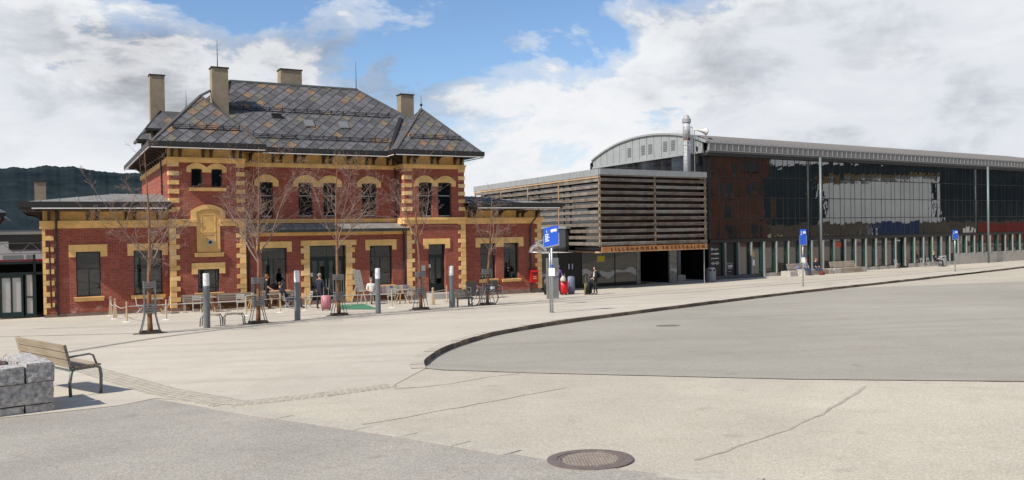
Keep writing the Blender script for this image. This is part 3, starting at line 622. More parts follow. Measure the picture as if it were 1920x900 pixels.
frieze(PL1, PR0, 7.62, 8.2, VU, bc); brackets(bc, VU, 7.66, BR_T)
brr = [18.1, 18.5, 19.55, 19.92, 21.0, 21.4]
frieze(PR0-.02, PR1+.02, 7.66, 8.2, VP, brr); brackets(brr, VP, 7.70, BR_T)
bwl = [0.12, 0.5, 1.78, 2.15, 3.45, 3.80, 4.9]
frieze(U0, PL0, 4.57, 5.05, 0, bwl); brackets(bwl, 0, 4.60, BR_W)
bwr = [22.05, 22.4, 23.75, 24.1, 25.35, 25.7, 26.7]
frieze(PR1, U1, 4.57, 5.05, 0, bwr); brackets(bwr, 0, 4.60, BR_W)
MB().sb(PL0-.0, PL0+.1, BACK, VP-.16, 7.68, 8.2).build('frieze', OCHRE2, ST)
for k in range(12): obj('bracket', BR_S, ST, (PL0-.02, 0.35+k*1.2, 7.73))
obj('bracket', BR_S, ST, (PR0-.02, 0.0, 7.70)); obj('bracket', BR_S, ST, (PR0-.02, 0.4, 7.70))
for k in range(5): obj('bracket', BR_S, ST, (U0-.02, 0.3+k*1.5, 4.60))
# ---- roofs
EZ = 8.30
RF = MB()
uL, uR, vF, vB = 4.5, 22.52, 0.2, -15.4; r0, r1, rv0, rv1, RZ = 9.27, 16.8, -4.6, -10.6, 12.53
def P3(u, v, z): return (u, -v, z)
e = [P3(uL, vF, EZ), P3(uR, vF, EZ), P3(uR, vB, EZ), P3(uL, vB, EZ)]; k = [P3(r0, rv0, RZ), P3(r1, rv0, RZ), P3(r1, rv1, RZ), P3(r0, rv1, RZ)]
for i in range(4): RF.poly([e[i], e[(i+1) % 4], k[(i+1) % 4], k[i]])
RF.poly(k)
AP_Z = 11.08
def pyr(c): 
    b = [P3(c-2.7, 1.25, EZ), P3(c+2.7, 1.25, EZ), P3(c+2.7, -4.15, EZ), P3(c-2.7, -4.15, EZ)]; ap = P3(c, -1.45, AP_Z)
    for i in range(4): RF.poly([b[i], b[(i+1) % 4], ap])
pyr(7.22); pyr(19.72)
# soffits
RF.poly([P3(uL+.1, 1.2, EZ-.12), P3(9.87, 1.2, EZ-.12), P3(9.87, vF-1, EZ-.12), P3(uL+.1, vF-1, EZ-.12)]); RF.poly([P3(17.07, 1.2, EZ-.12), P3(uR-.1, 1.2, EZ-.12), P3(uR-.1, -1, EZ-.12), P3(17.07, -1, EZ-.12)])
RF.poly([P3(9.9, vF, EZ-.125), P3(17.0, vF, EZ-.125), P3(17.0, VU, EZ-.125), P3(9.9, VU, EZ-.125)]); RF.poly([P3(uL+.1, -.8, EZ-.125), P3(PL0, -.8, EZ-.125), P3(PL0, vB, EZ-.125), P3(uL+.1, vB, EZ-.125)])
roof = RF.build('roof', M('roof_underlay', (0.03, 0.03, 0.032), 0.8), ST)
def clip(poly, a, b, c):   # keep a*x+b*y+c >= 0
    out = []
    for i in range(len(poly)):
        p, q = poly[i], poly[(i+1) % len(poly)]; dp, dq = a*p[0]+b*p[1]+c, a*q[0]+b*q[1]+c
        if dp >= 0: out.append(p)
        if (dp >= 0) != (dq >= 0): t = dp/(dp-dq); out.append((p[0]+(q[0]-p[0])*t, p[1]+(q[1]-p[1])*t))
    return out
rs = random.Random(3); SL_N = [0]; REST = MB()
HX, HY, TH = 0.31, 0.36, 0.03
def slate_pts(cx, cy, poly, O, e1, e2, nn):
    low = [O+e1*x+e2*y+nn*(0.012+0.045*max(0, min(1, (cy+HY-y)/(2*HY)))) for x, y in poly]
    return low
def slates(O, e1, e2, face, own, hide=None, hx=HX, hy=HY):
    """diamond slates over the convex face polygon (in e1,e2 metres)"""
    O, e1, e2 = Vector(O), Vector(e1).normalized(), Vector(e2).normalized(); nn = e1.cross(e2).normalized()
    if nn.z < 0: nn = -nn
    A = sum(face[i][0]*face[(i+1) % len(face)][1]-face[(i+1) % len(face)][0]*face[i][1] for i in range(len(face)))
    fc = face if A > 0 else face[::-1]
    tmpl = {}
    g = 0.008
    for j in range(-1, int(max(p[1] for p in face)/hy)+2):
        for i in range(int(min(p[0] for p in face)/hx/2)-2, int(max(p[0] for p in face)/hx/2)+3):
            cx, cy = i*2*hx+(hx if j % 2 else 0), j*hy
            full = [(cx, cy-hy+g), (cx+hx-g, cy), (cx, cy+hy-g), (cx-hx+g, cy)]; poly = full
            for q in range(len(fc)):
                (x1, y1), (x2, y2) = fc[q], fc[(q+1) % len(fc)]; poly = clip(poly, -(y2-y1), (x2-x1), -(-(y2-y1)*x1+(x2-x1)*y1))
                if len(poly) < 3: break
            if len(poly) < 3: continue
            ar = abs(sum(poly[t][0]*poly[(t+1) % len(poly)][1]-poly[(t+1) % len(poly)][0]*poly[t][1] for t in range(len(poly))))/2
            if ar < 0.01: continue
            c3 = O+e1*cx+e2*cy
            mi = rs.choices(range(5), (0.44, 0.25, 0.17, 0.08, 0.06))[0]
            hidden = hide(c3) if hide else False
            if own and not hidden and SL_N[0] < 300:
                SL_N[0] += 1
                if ar > 0.99*2*(hx-g)*(hy-g):
                    if mi not in tmpl:
                        base = slate_pts(0, 0, [(0, -hy+g), (hx-g, 0), (0, hy-g), (-hx+g, 0)], Vector(), e1, e2, nn); tmpl[mi] = MB().prism([p+nn*TH*0.5 for p in base], -nn*TH).mesh('slate', SLATES[mi])
                    obj('slate', tmpl[mi], roof, c3)
                else: MB().prism([p+nn*TH*0.5 for p in slate_pts(cx, cy, poly, O, e1, e2, nn)], -nn*TH).build('slate', SLATES[mi], roof)
            else: REST.prism([p+nn*TH*0.5 for p in slate_pts(cx, cy, poly, O, e1, e2, nn)], -nn*TH, mi)
def in_pyr(c):
    for cc in (7.22, 19.72):
        u, v = c[0], -c[1]
        zz = EZ+min((2.7-abs(u-cc))/2.7, (1.25-v)/2.7, (v+4.15)/2.7)*(AP_Z-EZ)
        if abs(u-cc) < 2.7 and zz > c[2]+0.05: return True
    return False
sl = Vector((0, -(rv0-vF), RZ-EZ)); Ls = sl.length
pyl = Vector((0, 2.7, AP_Z-EZ)); PLn = pyl.length
for cc in (7.22, 19.72): slates(P3(cc-2.7, 1.25, EZ), (1, 0, 0), pyl, [(0, 0), (5.4, 0), (2.7, PLn)], True)
slates(P3(19.72-2.7, -4.15, EZ), (0, -1, 0), (2.7, 0, AP_Z-EZ), [(0, 0), (5.4, 0), (2.7, PLn)], True, lambda c: -c[1] < -2.6)
slates(P3(uL, vF, EZ), (1, 0, 0), sl, [(0, 0), (uR-uL, 0), (r1-uL, Ls), (r0-uL, Ls)], True, in_pyr)
slL = Vector((r0-uL, 0, RZ-EZ)); slates(P3(uL, vB, EZ), (0, -1, 0), slL, [(0, 0), (vF-vB, 0), (rv0-vB, slL.length), (rv1-vB, slL.length)], False)
slates(P3(7.22-2.7, -4.15, EZ), (0, -1, 0), (2.7, 0, AP_Z-EZ), [(0, 0), (5.4, 0), (2.7, PLn)], False)
slR = Vector((r1-uR, 0, RZ-EZ)); slates(P3(uR, vB, EZ), (0, -1, 0), slR, [(0, 0), (vF-vB, 0), (rv0-vB, slR.length), (rv1-vB, slR.length)], False, None)
tag(REST.build('slate_field', SLATES, roof), kind='stuff')
def cap(name, a, b, w=0.17, h=0.07, m=RIDGE): return MB().bar(Vector(a)+Vector((0, 0, .05)), Vector(b)+Vector((0, 0, .05)), w, h).build(name, m, roof)
cap('ridge_cap', k[0], k[1], .22, .10, M('verdigris_ridge', (0.12, 0.14, 0.125), 0.6, var=0.2)); cap('hip_cap', P3(7.22, -1.45, AP_Z), k[0]); cap('hip_cap', e[1], k[1])
for cc in (7.22, 19.72):
    ap = P3(cc, -1.45, AP_Z)
    cap('hip_cap', P3(cc-2.7, 1.25, EZ), ap); cap('hip_cap', P3(cc+2.7, 1.25, EZ), ap)
cap('valley', P3(17.03, 0.2, EZ), P3(18.75, -2.35, 10.62), 0.22, 0.06, BLACK)
# gutters, eaves boards and the pale cable tube under them
TUBE = M('pale_tube', (0.62, 0.60, 0.58), 0.5)
def eave(pts, z, fas=0.24):
    for a, b in zip(pts, pts[1:]):
        A_, B_ = Vector((a[0], -a[1], z)), Vector((b[0], -b[1], z)); d = (B_-A_).normalized(); 
        MB().bar(A_+Vector((0, 0, -.02))-d*.06, B_+Vector((0, 0, -.02))+d*.06, .16, fas).build('gutter', DARKM, roof)
        out = Vector((d.y, -d.x, 0)); MB().path([A_+out*.06+Vector((0, 0, -fas*.5-.09)), B_+out*.06+Vector((0, 0, -fas*.5-.09))], .028, 6).build('cable_tube', TUBE, roof)
        n = max(1, int((B_-A_).length/0.85))
        for i in range(1, n): p = A_.lerp(B_, i/n)+out*.082; MB().bar(p+Vector((0, 0, -.12)), p+Vector((0, 0, .11)), .025, .012).build('gutter_strap', M('gutter_strap', (0.10, 0.095, 0.09), 0.5), roof)
eave([(4.5, 1.27), (9.92, 1.27)], EZ); eave([(9.98, 0.22), (17.0, 0.22)], EZ-.03); eave([(17.02, 1.27), (22.44, 1.27)], EZ)
eave([(4.48, -15.3), (4.48, 1.2)], EZ); eave([(17.0, 0.2), (17.0, 1.2)], EZ-.005)
eave([(22.5, 1.1), (22.5, -14.0)], EZ-.005)
MB().path([(17.3, .95, 8.05), (17.55, .8, 7.7), (17.7, .62, 7.35), (17.7, .62, 4.5)], .05, 8).build('downpipe', DARKM, ST)
MB().path([(5.2, 1.9, 8.05), (5.28, 1.9, 7.6), (5.30, 1.9, 5.9)], .05, 8).build('downpipe', DARKM, ST)
MB().path([(17.72, -.42, 3.9), (17.8, -.33, 3.5), (17.8, -.33, 0.0)], .05, 8).build('downpipe', DARKM, ST)
MB().path([(9.2, -.30, 3.8), (9.2, -.32, 0.0)], .05, 8).build('downpipe', DARKM, ST)
MB().path([(.42, -.85, 5.0), (.42, -.5, 4.7), (.42, -.20, 4.5), (.42, -.20, 3.9), (.42, -.06, 3.7), (.42, -.06, 0.1)], .055, 8).build('downpipe', DARKM, ST)
MB().path([(26.4, -.85, 5.05), (26.4, -.7, 4.7), (26.25, -.25, 4.25), (26.2, -.10, 3.9), (26.2, -.08, 0.0)], .05, 8).build('downpipe', DARKM, ST)
MB().path([(-.02, -.10, 3.6), (.12, -.12, 3.55), (.16, -.12, 0.5), (.36, -.10, .45)], .04, 8).build('downpipe', DARKM, ST)
# snow guards
def snow_guard(a, b, n):
    a, b = Vector(a), Vector(b); mb = MB(); up = Vector((0, 0, .17))
    for t in (0.0, .09, .17): mb.path([a+Vector((0, -t*.35, t+.1)), b+Vector((0, -t*.35, t+.1))], .017, 5)
    for i in range(n+1):
        p = a.lerp(b, i/n); mb.path([p+Vector((0, .18, .2)), p+Vector((0, -.09, .33)), p+Vector((0, -.02, .02))], .018, 5)
    mb.build('snow_guard', BLACK, roof)
def on_main(u, z): return P3(u, vF-(z-EZ)/(RZ-EZ)*(vF-rv0), z)
snow_guard(on_main(9.7, 8.85), on_main(17.2, 8.85), 10); snow_guard(on_main(8.9, 10.55), on_main(18.0, 10.55), 13)
def on_pyr(c, u, z): return P3(u, 1.25-(z-EZ)/(AP_Z-EZ)*2.7, z)
snow_guard(on_pyr(7.22, 5.6, 9.05), on_pyr(7.22, 8.8, 9.05), 4); snow_guard(on_pyr(19.72, 18.2, 9.05), on_pyr(19.72, 21.3, 9.05), 4)
# chimneys and roof fittings
def chimney(u, v, wu, wv, z0, z1, capm=DARKM):
    c = MB().sb(u-wu/2, u+wu/2, v-wv/2, v+wv/2, z0, z1).build('chimney', CHIM, roof); MB().sb(u-wu/2-.05, u+wu/2+.05, v-wv/2-.05, v+wv/2+.05, z1, z1+.06).build('chimney_cap', capm, c)
    MB().sb(u-wu/2-.03, u+wu/2+.03, v-wv/2-.03, v+wv/2+.03, z0, z0+.9 if v < -6 else z0+.75).build('flashing', RIDGE, c) if False else None
    return c
chimney(8.32, -2.3, 0.84, 0.70, 9.9, 12.76); chimney(5.82, -8.6, 0.80, 0.70, 9.2, 13.25); chimney(12.85, -5.2, 1.25, 0.8, 12.2, 13.5); chimney(19.95, -4.6, 0.86, 0.7, 9.6, 12.40)
chimney(-0.27, -5.0, 0.52, 0.6, 5.2, 6.68)
def rod(u, v, z0, z1, ball=False):
    mb = MB().path([P3(u, v, z0), P3(u, v, z0+(z1-z0)*.4), P3(u, v, z1)], [.03, .022, .008], 5)
    if ball: mb.lathe([(0.02, 0), (.09, .06), (.09, .12), (.02, .18)], P3(u, v, z0+.22), 8)
    mb.build('lightning_rod', DARKM, roof)
rod(8.25, -2.3, 12.8, 14.35); rod(16.75, -4.6, 12.5, 14.3); rod(19.72, -1.45, 11.05, 11.95, True); rod(7.22, -1.45, 11.05, 11.2); rod(7.3, -7.5, 11.0, 12.4, True)
vp = MB().sb(11.05, 11.5, -2.25, -1.85, 9.7, 10.42).build('roof_vent', DARKM, roof); MB().sb(11.0, 11.55, -2.3, -1.8, 10.42, 10.46).build('vent_cap', DARKM, vp)
for u in (12.99, 14.98):
    a, b = Vector(on_main(u-.27, 9.68)), Vector(on_main(u+.27, 10.12)); nn = Vector((0, -(RZ-EZ), (vF-rv0))).normalized()
    q = [Vector(on_main(u-.27, 9.68)), Vector(on_main(u+.27, 9.68)), Vector(on_main(u+.27, 10.10)), Vector(on_main(u-.27, 10.10))]
    sk = MB().prism([p+nn*.02 for p in q], nn*.10).build('skylight', M('skylight_frame', (0.16, 0.15, 0.14), 0.5), roof)
    c = sum(q, Vector())/4; MB().prism([c+(p-c)*.78+nn*.115 for p in q], nn*.012).build('pane', M('skylight_glass', (0.16, 0.17, 0.18), 0.15), sk)
# left-hand dormers
for v, s_ in ((-6.7, 1.0), (-12.6, 1.0)):
    u0 = 5.05; zt, zb = 10.95, 9.75; hw = 0.95
    d_ = MB().sb(u0+.25, 7.0, v-hw*.7, v+hw*.7, 8.7, zb+.1).build('dormer', TIMB, roof)
    mb = MB(); f0, f1, bk = P3(u0-.1, v-hw-.1, zb), P3(u0-.1, v+hw+.1, zb), 8.2; r_ = P3(u0+.75, v, zt); rb = P3(bk, v, zt)
    mb.poly([f0, f1, r_]); mb.poly([f1, P3(bk, v+hw+.1, zb), rb, r_]); mb.poly([f0, r_, rb, P3(bk, v-hw-.1, zb)]); mb.build('dormer_roof', RIDGE, d_)
    ROOFS = MB(); nn = Vector((0, -(zt-zb), hw+.1)).normalized()
    for i in range(6):
        for j in range(4):
            cx, cy = i*.62+(.31 if j % 2 else 0), j*.36
            poly = [(cx, cy-.35), (cx+.3, cy), (cx, cy+.35), (cx-.3, cy)]; ln = math.hypot(zt-zb, hw+.1)
            for a_, b_, c_ in ((0, 1, 0), (0, -1, ln), (ln, -.85, 0), (-1, 0, 3.2)):
                poly = clip(poly, a_, b_, c_)
                if len(poly) < 3: break
            if len(poly) > 2:
                O = Vector(f1); e2 = Vector((0, hw+.1, zt-zb)).normalized()
                ROOFS.prism([O+Vector((1, 0, 0))*x+e2*y+nn*.05 for x, y in poly], -nn*.03, rs.choices(range(5), (.4, .2, .15, .15, .1))[0])
    tag(ROOFS.build('dormer_slates', SLATES, d_), kind='stuff')
    MB().bar(Vector(f0)+Vector((-.03, 0, 0)), Vector(r_), .1, .1).build('bargeboard', DARKM, d_); MB().bar(Vector(f1)+Vector((-.03, 0, 0)), Vector(r_), .1, .1).build('bargeboard', DARKM, d_); MB().bar(f0, f1, .12, .14).build('dormer_gutter', DARKM, d_); MB().bar(f1, P3(7.2, v+hw+.1, zb), .10, .14).build('dormer_gutter', DARKM, d_)
# wing roofs (low metal hips) and the lean-to over the ground floor
def wing_roof(u0, u1, name):
    mb = MB(); z0 = 5.42; a = [P3(u0, .95, z0), P3(u1, .95, z0), P3(u1, -8.8, z0), P3(u0, -8.8, z0)]
    du0 = 4.2 if u0 < 0 else 0.0; du1 = 0.0 if u0 < 0 else 4.2
    kk = [P3(u0+du0, -4.0, 6.05), P3(u1-du1, -4.0, 6.05)]
    mb.poly([a[0], a[1], kk[1], kk[0]]); mb.poly([a[1], a[2], kk[1]]); mb.poly([a[2], a[3], kk[0], kk[1]]); mb.poly([a[3], a[0], kk[0]])
    mb.poly([P3(u0, .95, z0-.15), P3(u1, .95, z0-.15), P3(u1, -8.8, z0-.15), P3(u0, -8.8, z0-.15)])
    r_ = mb.build('wing_roof', ROOFMET, ST); n = int((u1-u0)/0.75)
    for i in range(n+1):
        u = u0+(u1-u0)*i/n; v1 = -4.0; f_ = 1.0
        if u0 < 0 and u < u0+du0: f_ = (u-u0)/du0
        if u0 > 0 and u > u1-du1: f_ = (u1-u)/du1
        if f_ > .1: MB().bar(Vector(P3(u, .95, z0+.015)), Vector(P3(u, .95-4.95*f_, z0+.63*f_+.015)), .035, .04).build('standing_seam', ROOFMET, r_)
    MB().sb(u0-.04, u1+.04, .90, 1.04, z0-.24, z0+.03).build('gutter', DARKM, r_); MB().sb(u0-.05, u1+.05, .70, .90, z0-.33, z0-.15).build('eaves_board', DARKM, r_); MB().path([P3(u0+.5, 1.06, z0-.29), P3(u1-.2, 1.06, z0-.29)], .027, 6).build('cable_tube', TUBE, r_)
    e_ = u0 if u0 < 0 else u1; MB().sb(e_-.06, e_+.06, -8.8, .9, z0-.24, z0+.03).build('gutter', DARKM, r_)
    return r_
wing_roof(-1.05, 5.38, 'left'); wr = wing_roof(21.64, 28.0, 'right')
mb = MB()
for t in (0.0, .1, .2): mb.path([P3(21.9, .4, 5.6+t), P3(27.6, .4, 5.6+t)], .016, 5)
for i in range(8): mb.path([P3(21.9+i*.81, .4, 5.5), P3(21.9+i*.81, .4, 5.82)], .018, 5)
mb.build('snow_guard', BLACK, wr)
mb = MB(); mb.hexa([P3(PL1, .62, 3.90), P3(17.95, .62, 3.90), P3(17.95, VU, 4.28), P3(PL1, VU, 4.28), P3(PL1, .62, 3.97), P3(17.95, .62, 3.97), P3(17.95, VU, 4.36), P3(PL1, VU, 4.36)])
lt = mb.build('lean_to_roof', ROOFMET, ST); MB().sb(PL1, 18.0, .60, .74, 3.86, 4.02).build('gutter', M('green_gutter', (0.02, 0.028, 0.024), 0.5), lt)
for i in range(15): MB().bar(Vector(P3(9.1+i*.63, .60, 3.99)), Vector(P3(9.1+i*.63, VU, 4.375)), .03, .03).build('standing_seam', ROOFMET, lt)
# glazed porch at the left end of the station
GP = empty('glazed_porch', (-21.935, 39.572, 0.0), R(28.5), 'dark green glazed gate porch at the left end of the brick station', 'porch')
pv = -0.6
MB().sb(-5.0, -.16, pv-.4, pv+.35, 3.62, 3.95).build('roof_beam', DARKM, GP); MB().sb(-5.0, -.16, pv-3.5, pv+.5, 3.95, 4.08).build('roof', ROOFMET, GP)
TR = M('grey_truss', (0.30, 0.31, 0.32), 0.5, .3)
MB().path([P3(-5, pv, 3.55), P3(-.2, pv, 3.55)], .02, 5).build('truss_chord', TR, GP); MB().path([P3(-5, pv, 3.05), P3(-.2, pv, 3.05)], .02, 5).build('truss_chord', TR, GP)
for i in range(4):
    x = -4.6+i*1.15; MB().path([P3(x, pv, 3.05), P3(x+.5, pv, 3.55), P3(x+1.0, pv, 3.05)], .018, 5).build('truss_brace', TR, GP)
for u in (-3.2, -.52): MB().sb(u-.05, u+.05, pv-.05, pv+.05, 0, 3.0).build('post', GREEN, GP)
for z in (2.62, 2.1): MB().sb(-5, -.2, pv-.05, pv+.05, z-.06, z+.06).build('rail', GREEN, GP)
for a, b in ((-4.4, -3.3), (-3.1, -1.95), (-1.8, -.95), (-.85, -.57)):
    MB().sb(a, b, pv-.02, pv-.01, 2.7, 2.98).build('pane', GLASS, GP)
for i, (a, b) in enumerate(((-3.1, -2.0), (-1.95, -1.0))):
    mb = MB(); mb.sb(a, a+.09, pv-.03, pv+.03, 0.05, 2.04); mb.sb(b-.09, b, pv-.03, pv+.03, .05, 2.04); mb.sb(a+.09, b-.09, pv-.03, pv+.03, 1.92, 2.04); mb.sb(a+.09, b-.09, pv-.03, pv+.03, .05, .3); m_ = (a+b)/2; mb.sb(m_-.04, m_+.04, pv-.03, pv+.03, .3, 1.92)
    d_ = mb.build('door', GREEN, GP); GLB = M('bright_pane', (0.42, 0.42, 0.41), 0.12)
    MB().sb(a+.09, m_-.04, pv-.015, pv-.005, .3, 1.92).build('pane', GLB, d_); MB().sb(m_+.04, b-.09, pv-.015, pv-.005, .3, 1.92).build('pane', GLB, d_)
    MB().path([P3(a+.05, pv+.03, .9), P3(a+.05, pv+.1, .95), P3(a+.05, pv+.1, 1.2), P3(a+.05, pv+.03, 1.25)], .016, 6).build('handle', BLACK, d_)
sp_ = MB().sb(-.95, -.57, pv-.02, pv+.02, .05, 2.05)
sp_ = MB(); sp_.sb(-.92, -.86, pv-.03, pv+.03, .05, 2.04); sp_.sb(-.62, -.57, pv-.03, pv+.03, .05, 2.04); sp_.sb(-.86, -.62, pv-.03, pv+.03, .95, 1.02); sp_.sb(-.86, -.62, pv-.03, pv+.03, .05, .2)
sd_ = sp_.build('side_light', GREEN, GP); MB().sb(-.86, -.62, pv-.015, pv-.005, .2, 2.04).build('pane', GLB, sd_)
MB().sb(-5.0, -.2, pv-3.4, pv-3.3, 0, 2.5).build('inner_wall', ROOMM, GP)
# train seen through the porch, canopy at the frame edge
TN = empty('train_carriage', (-21.935, 39.572, 0.0), R(28.5), 'white and red train carriage seen through the glazed porch', 'train')
MB().sb(-14, 5, -13.5, -11, 1.0, 2.55).build('lower_body', M('train_red', (0.40, 0.02, 0.03), 0.35), TN); MB().sb(-14, 5, -13.48, -11.02, 2.55, 4.0).build('upper_body', M('train_white', (0.72, 0.73, 0.74), 0.35), TN)
MB().sb(-13.8, 4.8, -13.4, -11.1, 4.0, 4.25).build('roof', GREYM, TN); MB().sb(-13.8, 4.8, -13.3, -11.2, 0.2, 1.0).build('underframe', BLACK, TN)
for i in range(8): MB().sb(-13+i*2.2, -11.4+i*2.2, -11.1, -10.99, 3.15, 3.8).build('window', M('train_glass', (0.02, 0.02, 0.025), 0.08), TN)
CN = empty('platform_canopy', (-21.935, 39.572, 0.0), R(28.5), 'dark timber eaves corner of a neighbouring roof at the left edge', 'canopy')
MB().hexa([P3(-6, -1.2, 4.75), P3(-1.75, -1.2, 4.75), P3(-1.75, -9, 4.75), P3(-6, -9, 4.75), P3(-6, -1.0, 5.0), P3(-1.60, -1.0, 5.0), P3(-2.6, -9, 5.6), P3(-6, -9, 5.9)]).build('roof', DARKM, CN); MB().bar(P3(-2.1, -1.5, 4.3), P3(-1.75, -1.5, 4.75), .12, .12).build('bracket', TIMB, CN); MB().sb(-6, -2.4, -9, -1.6, 0, 4.75).build('wall', TIMB, CN)
# ================================================================== the glazed travel centre
HA = R(32.95)
HALL = empty('travel_centre', (4.648, 56.451, 0.0), HA, 'long glass travel centre with curved metal roof and green window posts', 'building')
HG = mirror_mat('tinted_facade_glass', (0.010, 0.011, 0.011), 2.6, 0.012)
_t = HG.node_tree; _c = N(_t, 'ShaderNodeTexCoord'); _n = N(_t, 'ShaderNodeTexNoise', i_Scale=0.9, i_Detail=2.0); L(_t, _c.outputs['Object'], _n.inputs['Vector'])
_b = N(_t, 'ShaderNodeBump', i_Strength=0.16, i_Distance=0.05); L(_t, _n.outputs[0], _b.inputs['Height']); L(_t, _b.outputs[0], _t.nodes['Principled BSDF'].inputs['Normal'])
HG2 = mirror_mat('shop_glass', (0.085, 0.072, 0.060), 1.9, 0.03)
HG3 = mirror_mat('dark_shop_glass', (0.016, 0.016, 0.016), 1.75, 0.02)
HBLUE = mirror_mat('blue_glass', (0.02, 0.035, 0.06), 2.0, 0.02)
CONC = M('pale_concrete', (0.40, 0.375, 0.34), 0.9, var=0.12, scale=2, bump=0.2)
TEAL = M('teal_green_paint', (0.012, 0.055, 0.048), 0.4)
UE = 66.0
BLK = M('black_panel', (0.012, 0.012, 0.013), 0.4)
MB().sb(12.0, UE, -.5, -.12, -.3, 9.3).build('core_wall', BLK, HALL)
MB().sb(12.0, UE, -15, -.5, -.3, 2.0).build('inner_core', BLK, HALL)
rh = random.Random(8); MOD = 1.462; Z = [2.86, 4.43, 6.05, 7.64, 9.16]
pm = {}
for i, wd in enumerate((0.90, 0.53)):
    for r in range(4): pm[i, r] = MB().box(-wd/2, wd/2, -.012, .012, 0.03, Z[r+1]-Z[r]-.03).mesh('pane', HG)
mull = MB().box(-.017, .017, -.045, .0, Z[0], Z[-1]).mesh('mullion', DARKM)
nmod = int((60.5-12.26)/MOD)
for k_ in range(nmod):
    u = 12.26+k_*MOD
    for i, (off, wd) in enumerate(((0.47, .90), (1.197, .53))):
        for r in range(4):
            o = obj('pane', pm[i, r], HALL, (u+off, -.02, Z[r])); o.rotation_euler = (R(rh.gauss(0, .13)), 0, R(rh.gauss(0, .26)))
        obj('mullion', mull, HALL, (u+off-wd/2-.015, 0, 0))
for z in Z[1:4]: MB().sb(12.2, UE, -.05, .05, z-.022, z+.022).build('transom', DARKM, HALL)
MB().sb(60.7, UE, -.1, 0.0, Z[0], Z[-1]).build('end_pane', HG, HALL)
MB().sb(12.0, UE, -.1, .16, 2.60, 2.86).build('dark_band', BLK, HALL); MB().sb(11.98, 12.24, -.3, .06, 2.5, 9.3).build('corner_post', BLK, HALL)
MB().sb(11.6, UE, -.6, .42, 9.16, 9.36).build('soffit', DARKM, HALL); MB().sb(11.6, UE, .20, .50, 9.36, 9.52).build('eaves_gutter', M('dull_gutter', (0.12, 0.125, 0.125), 0.5, .3), HALL)
FR = M('fascia_frame', (0.34, 0.335, 0.33), 0.5, .2); FPM = M('fascia_infill', (0.20, 0.197, 0.197), 0.55, .2, var=.1, scale=3)
MB().sb(11.62, UE, .36, .50, 9.52, 10.10).build('fascia', FPM, HALL)
fp = MB().box(-.3, .3, -.02, .02, 0, .46).mesh('fascia_panel', FPM); 
for k_ in range(int((62-11.7)/.63)):
    u = 11.98+k_*.63; obj('fascia_panel', fp, HALL, (u, -.51, 9.58)); MB().sb(u-.345, u-.285, .50, .56, 9.52, 10.10).build('fascia_rib', FR, HALL)
MB().sb(11.62, UE, .50, .56, 9.50, 9.56).build('fascia_rail', FR, HALL); MB().sb(11.62, UE, .50, .56, 10.06, 10.12).build('fascia_rail', FR, HALL)
ARC = [(-.55, 10.12), (0.0, 10.33), (.8, 10.60), (2.5, 10.99), (4.5, 11.28), (6.5, 11.45), (9.0, 11.49), (11.8, 11.27), (14.2, 10.8), (16.3, 10.18), (17.0, 9.9)]
def SK(s, z, du=0.0): return (11.62+du+.149*s, .989*s, z)
def smooth_arc(n=30):
    out = []
    for i in range(n+1):
        s = -.55+(17.55)*i/n
        for (a, za), (b, zb) in zip(ARC, ARC[1:]):
            if a-1e-6 <= s <= b+1e-6: out.append((s, za+(zb-za)*(s-a)/(b-a))); break
    for _ in range(2): out = [out[0]]+[(out[i][0], (out[i-1][1]+2*out[i][1]+out[i+1][1])/4) for i in range(1, n)]+[out[-1]]
    return out
SA = smooth_arc(); mb = MB()
for (a, za), (b, zb) in zip(SA, SA[1:]): mb.poly([SK(a, za), SK(b, zb), (UE, .989*b, zb), (UE, .989*a, za)])
mb.poly([SK(17, 9.9), SK(17, 0), (UE, 16.8, 0), (UE, 16.8, 9.9)]); mb.poly([(UE, 0, 0), (UE, 16.8, 0), (UE, 16.8, 10), (UE, 0, 10)])
hr = mb.build('roof', M('roof_zinc', (0.165, 0.158, 0.152), 0.55, .2, var=.12, scale=1.5), HALL)
sm = MB(); pth = [Vector(SK(a, za+.03))-Vector(SK(0, 0)) for a, za in SA[:18]]
for a, b in zip(pth, pth[1:]): sm.bar(a, b, .05, .07)
sm = sm.mesh('standing_seam', M('seam_metal', (0.21, 0.20, 0.195), 0.55, .2))
for k_ in range(int((62-11.7)/.63)): obj('standing_seam', sm, hr, (11.62+.05+k_*.63, 0, 0))
# gable end
gz0 = 9.47
edges = [0.0+i*1.06 for i in range(16)]+[16.3]
def az(s):
    for (a, za), (b, zb) in zip(SA, SA[1:]):
        if a <= s <= b: return za+(zb-za)*(s-a)/(b-a)
    return SA[-1][1]
GX = Vector((-.989, .149, 0))   # outward of the gable
for i, (a, b) in enumerate(zip(edges, edges[1:])):
    a2, b2 = a+.03, b-.03
    pts = [SK(a2, gz0), SK(b2, gz0), SK(b2, az(b2)-.06), SK((a2+b2)/2, az((a2+b2)/2)-.05), SK(a2, az(a2)-.06)]
    g_ = MB().prism([Vector(p)+GX*.10 for p in pts], -GX*.1).build('gable_panel', ZINC, HALL)
    if i in (3, 4, 6, 7, 9):
        mb = MB(); sm_ = (a+b)/2
        for j in range(6): c = Vector(SK(sm_, 9.95+j*.14))+GX*.12; mb.bar(c+Vector((.149, .989, 0))*-.27, c+Vector((.149, .989, 0))*.27, .05, .06)
        mb.build('louvre', M('louvre_dark', (0.15, 0.155, 0.16), 0.6), g_)
MB().prism([Vector(SK(0, gz0)), Vector(SK(16.3, gz0))]+[Vector(SK(s, z-.08)) for s, z in reversed(SA) if 0 <= s <= 16.3], -GX*.12).build('gable_backing', DARKM, HALL)
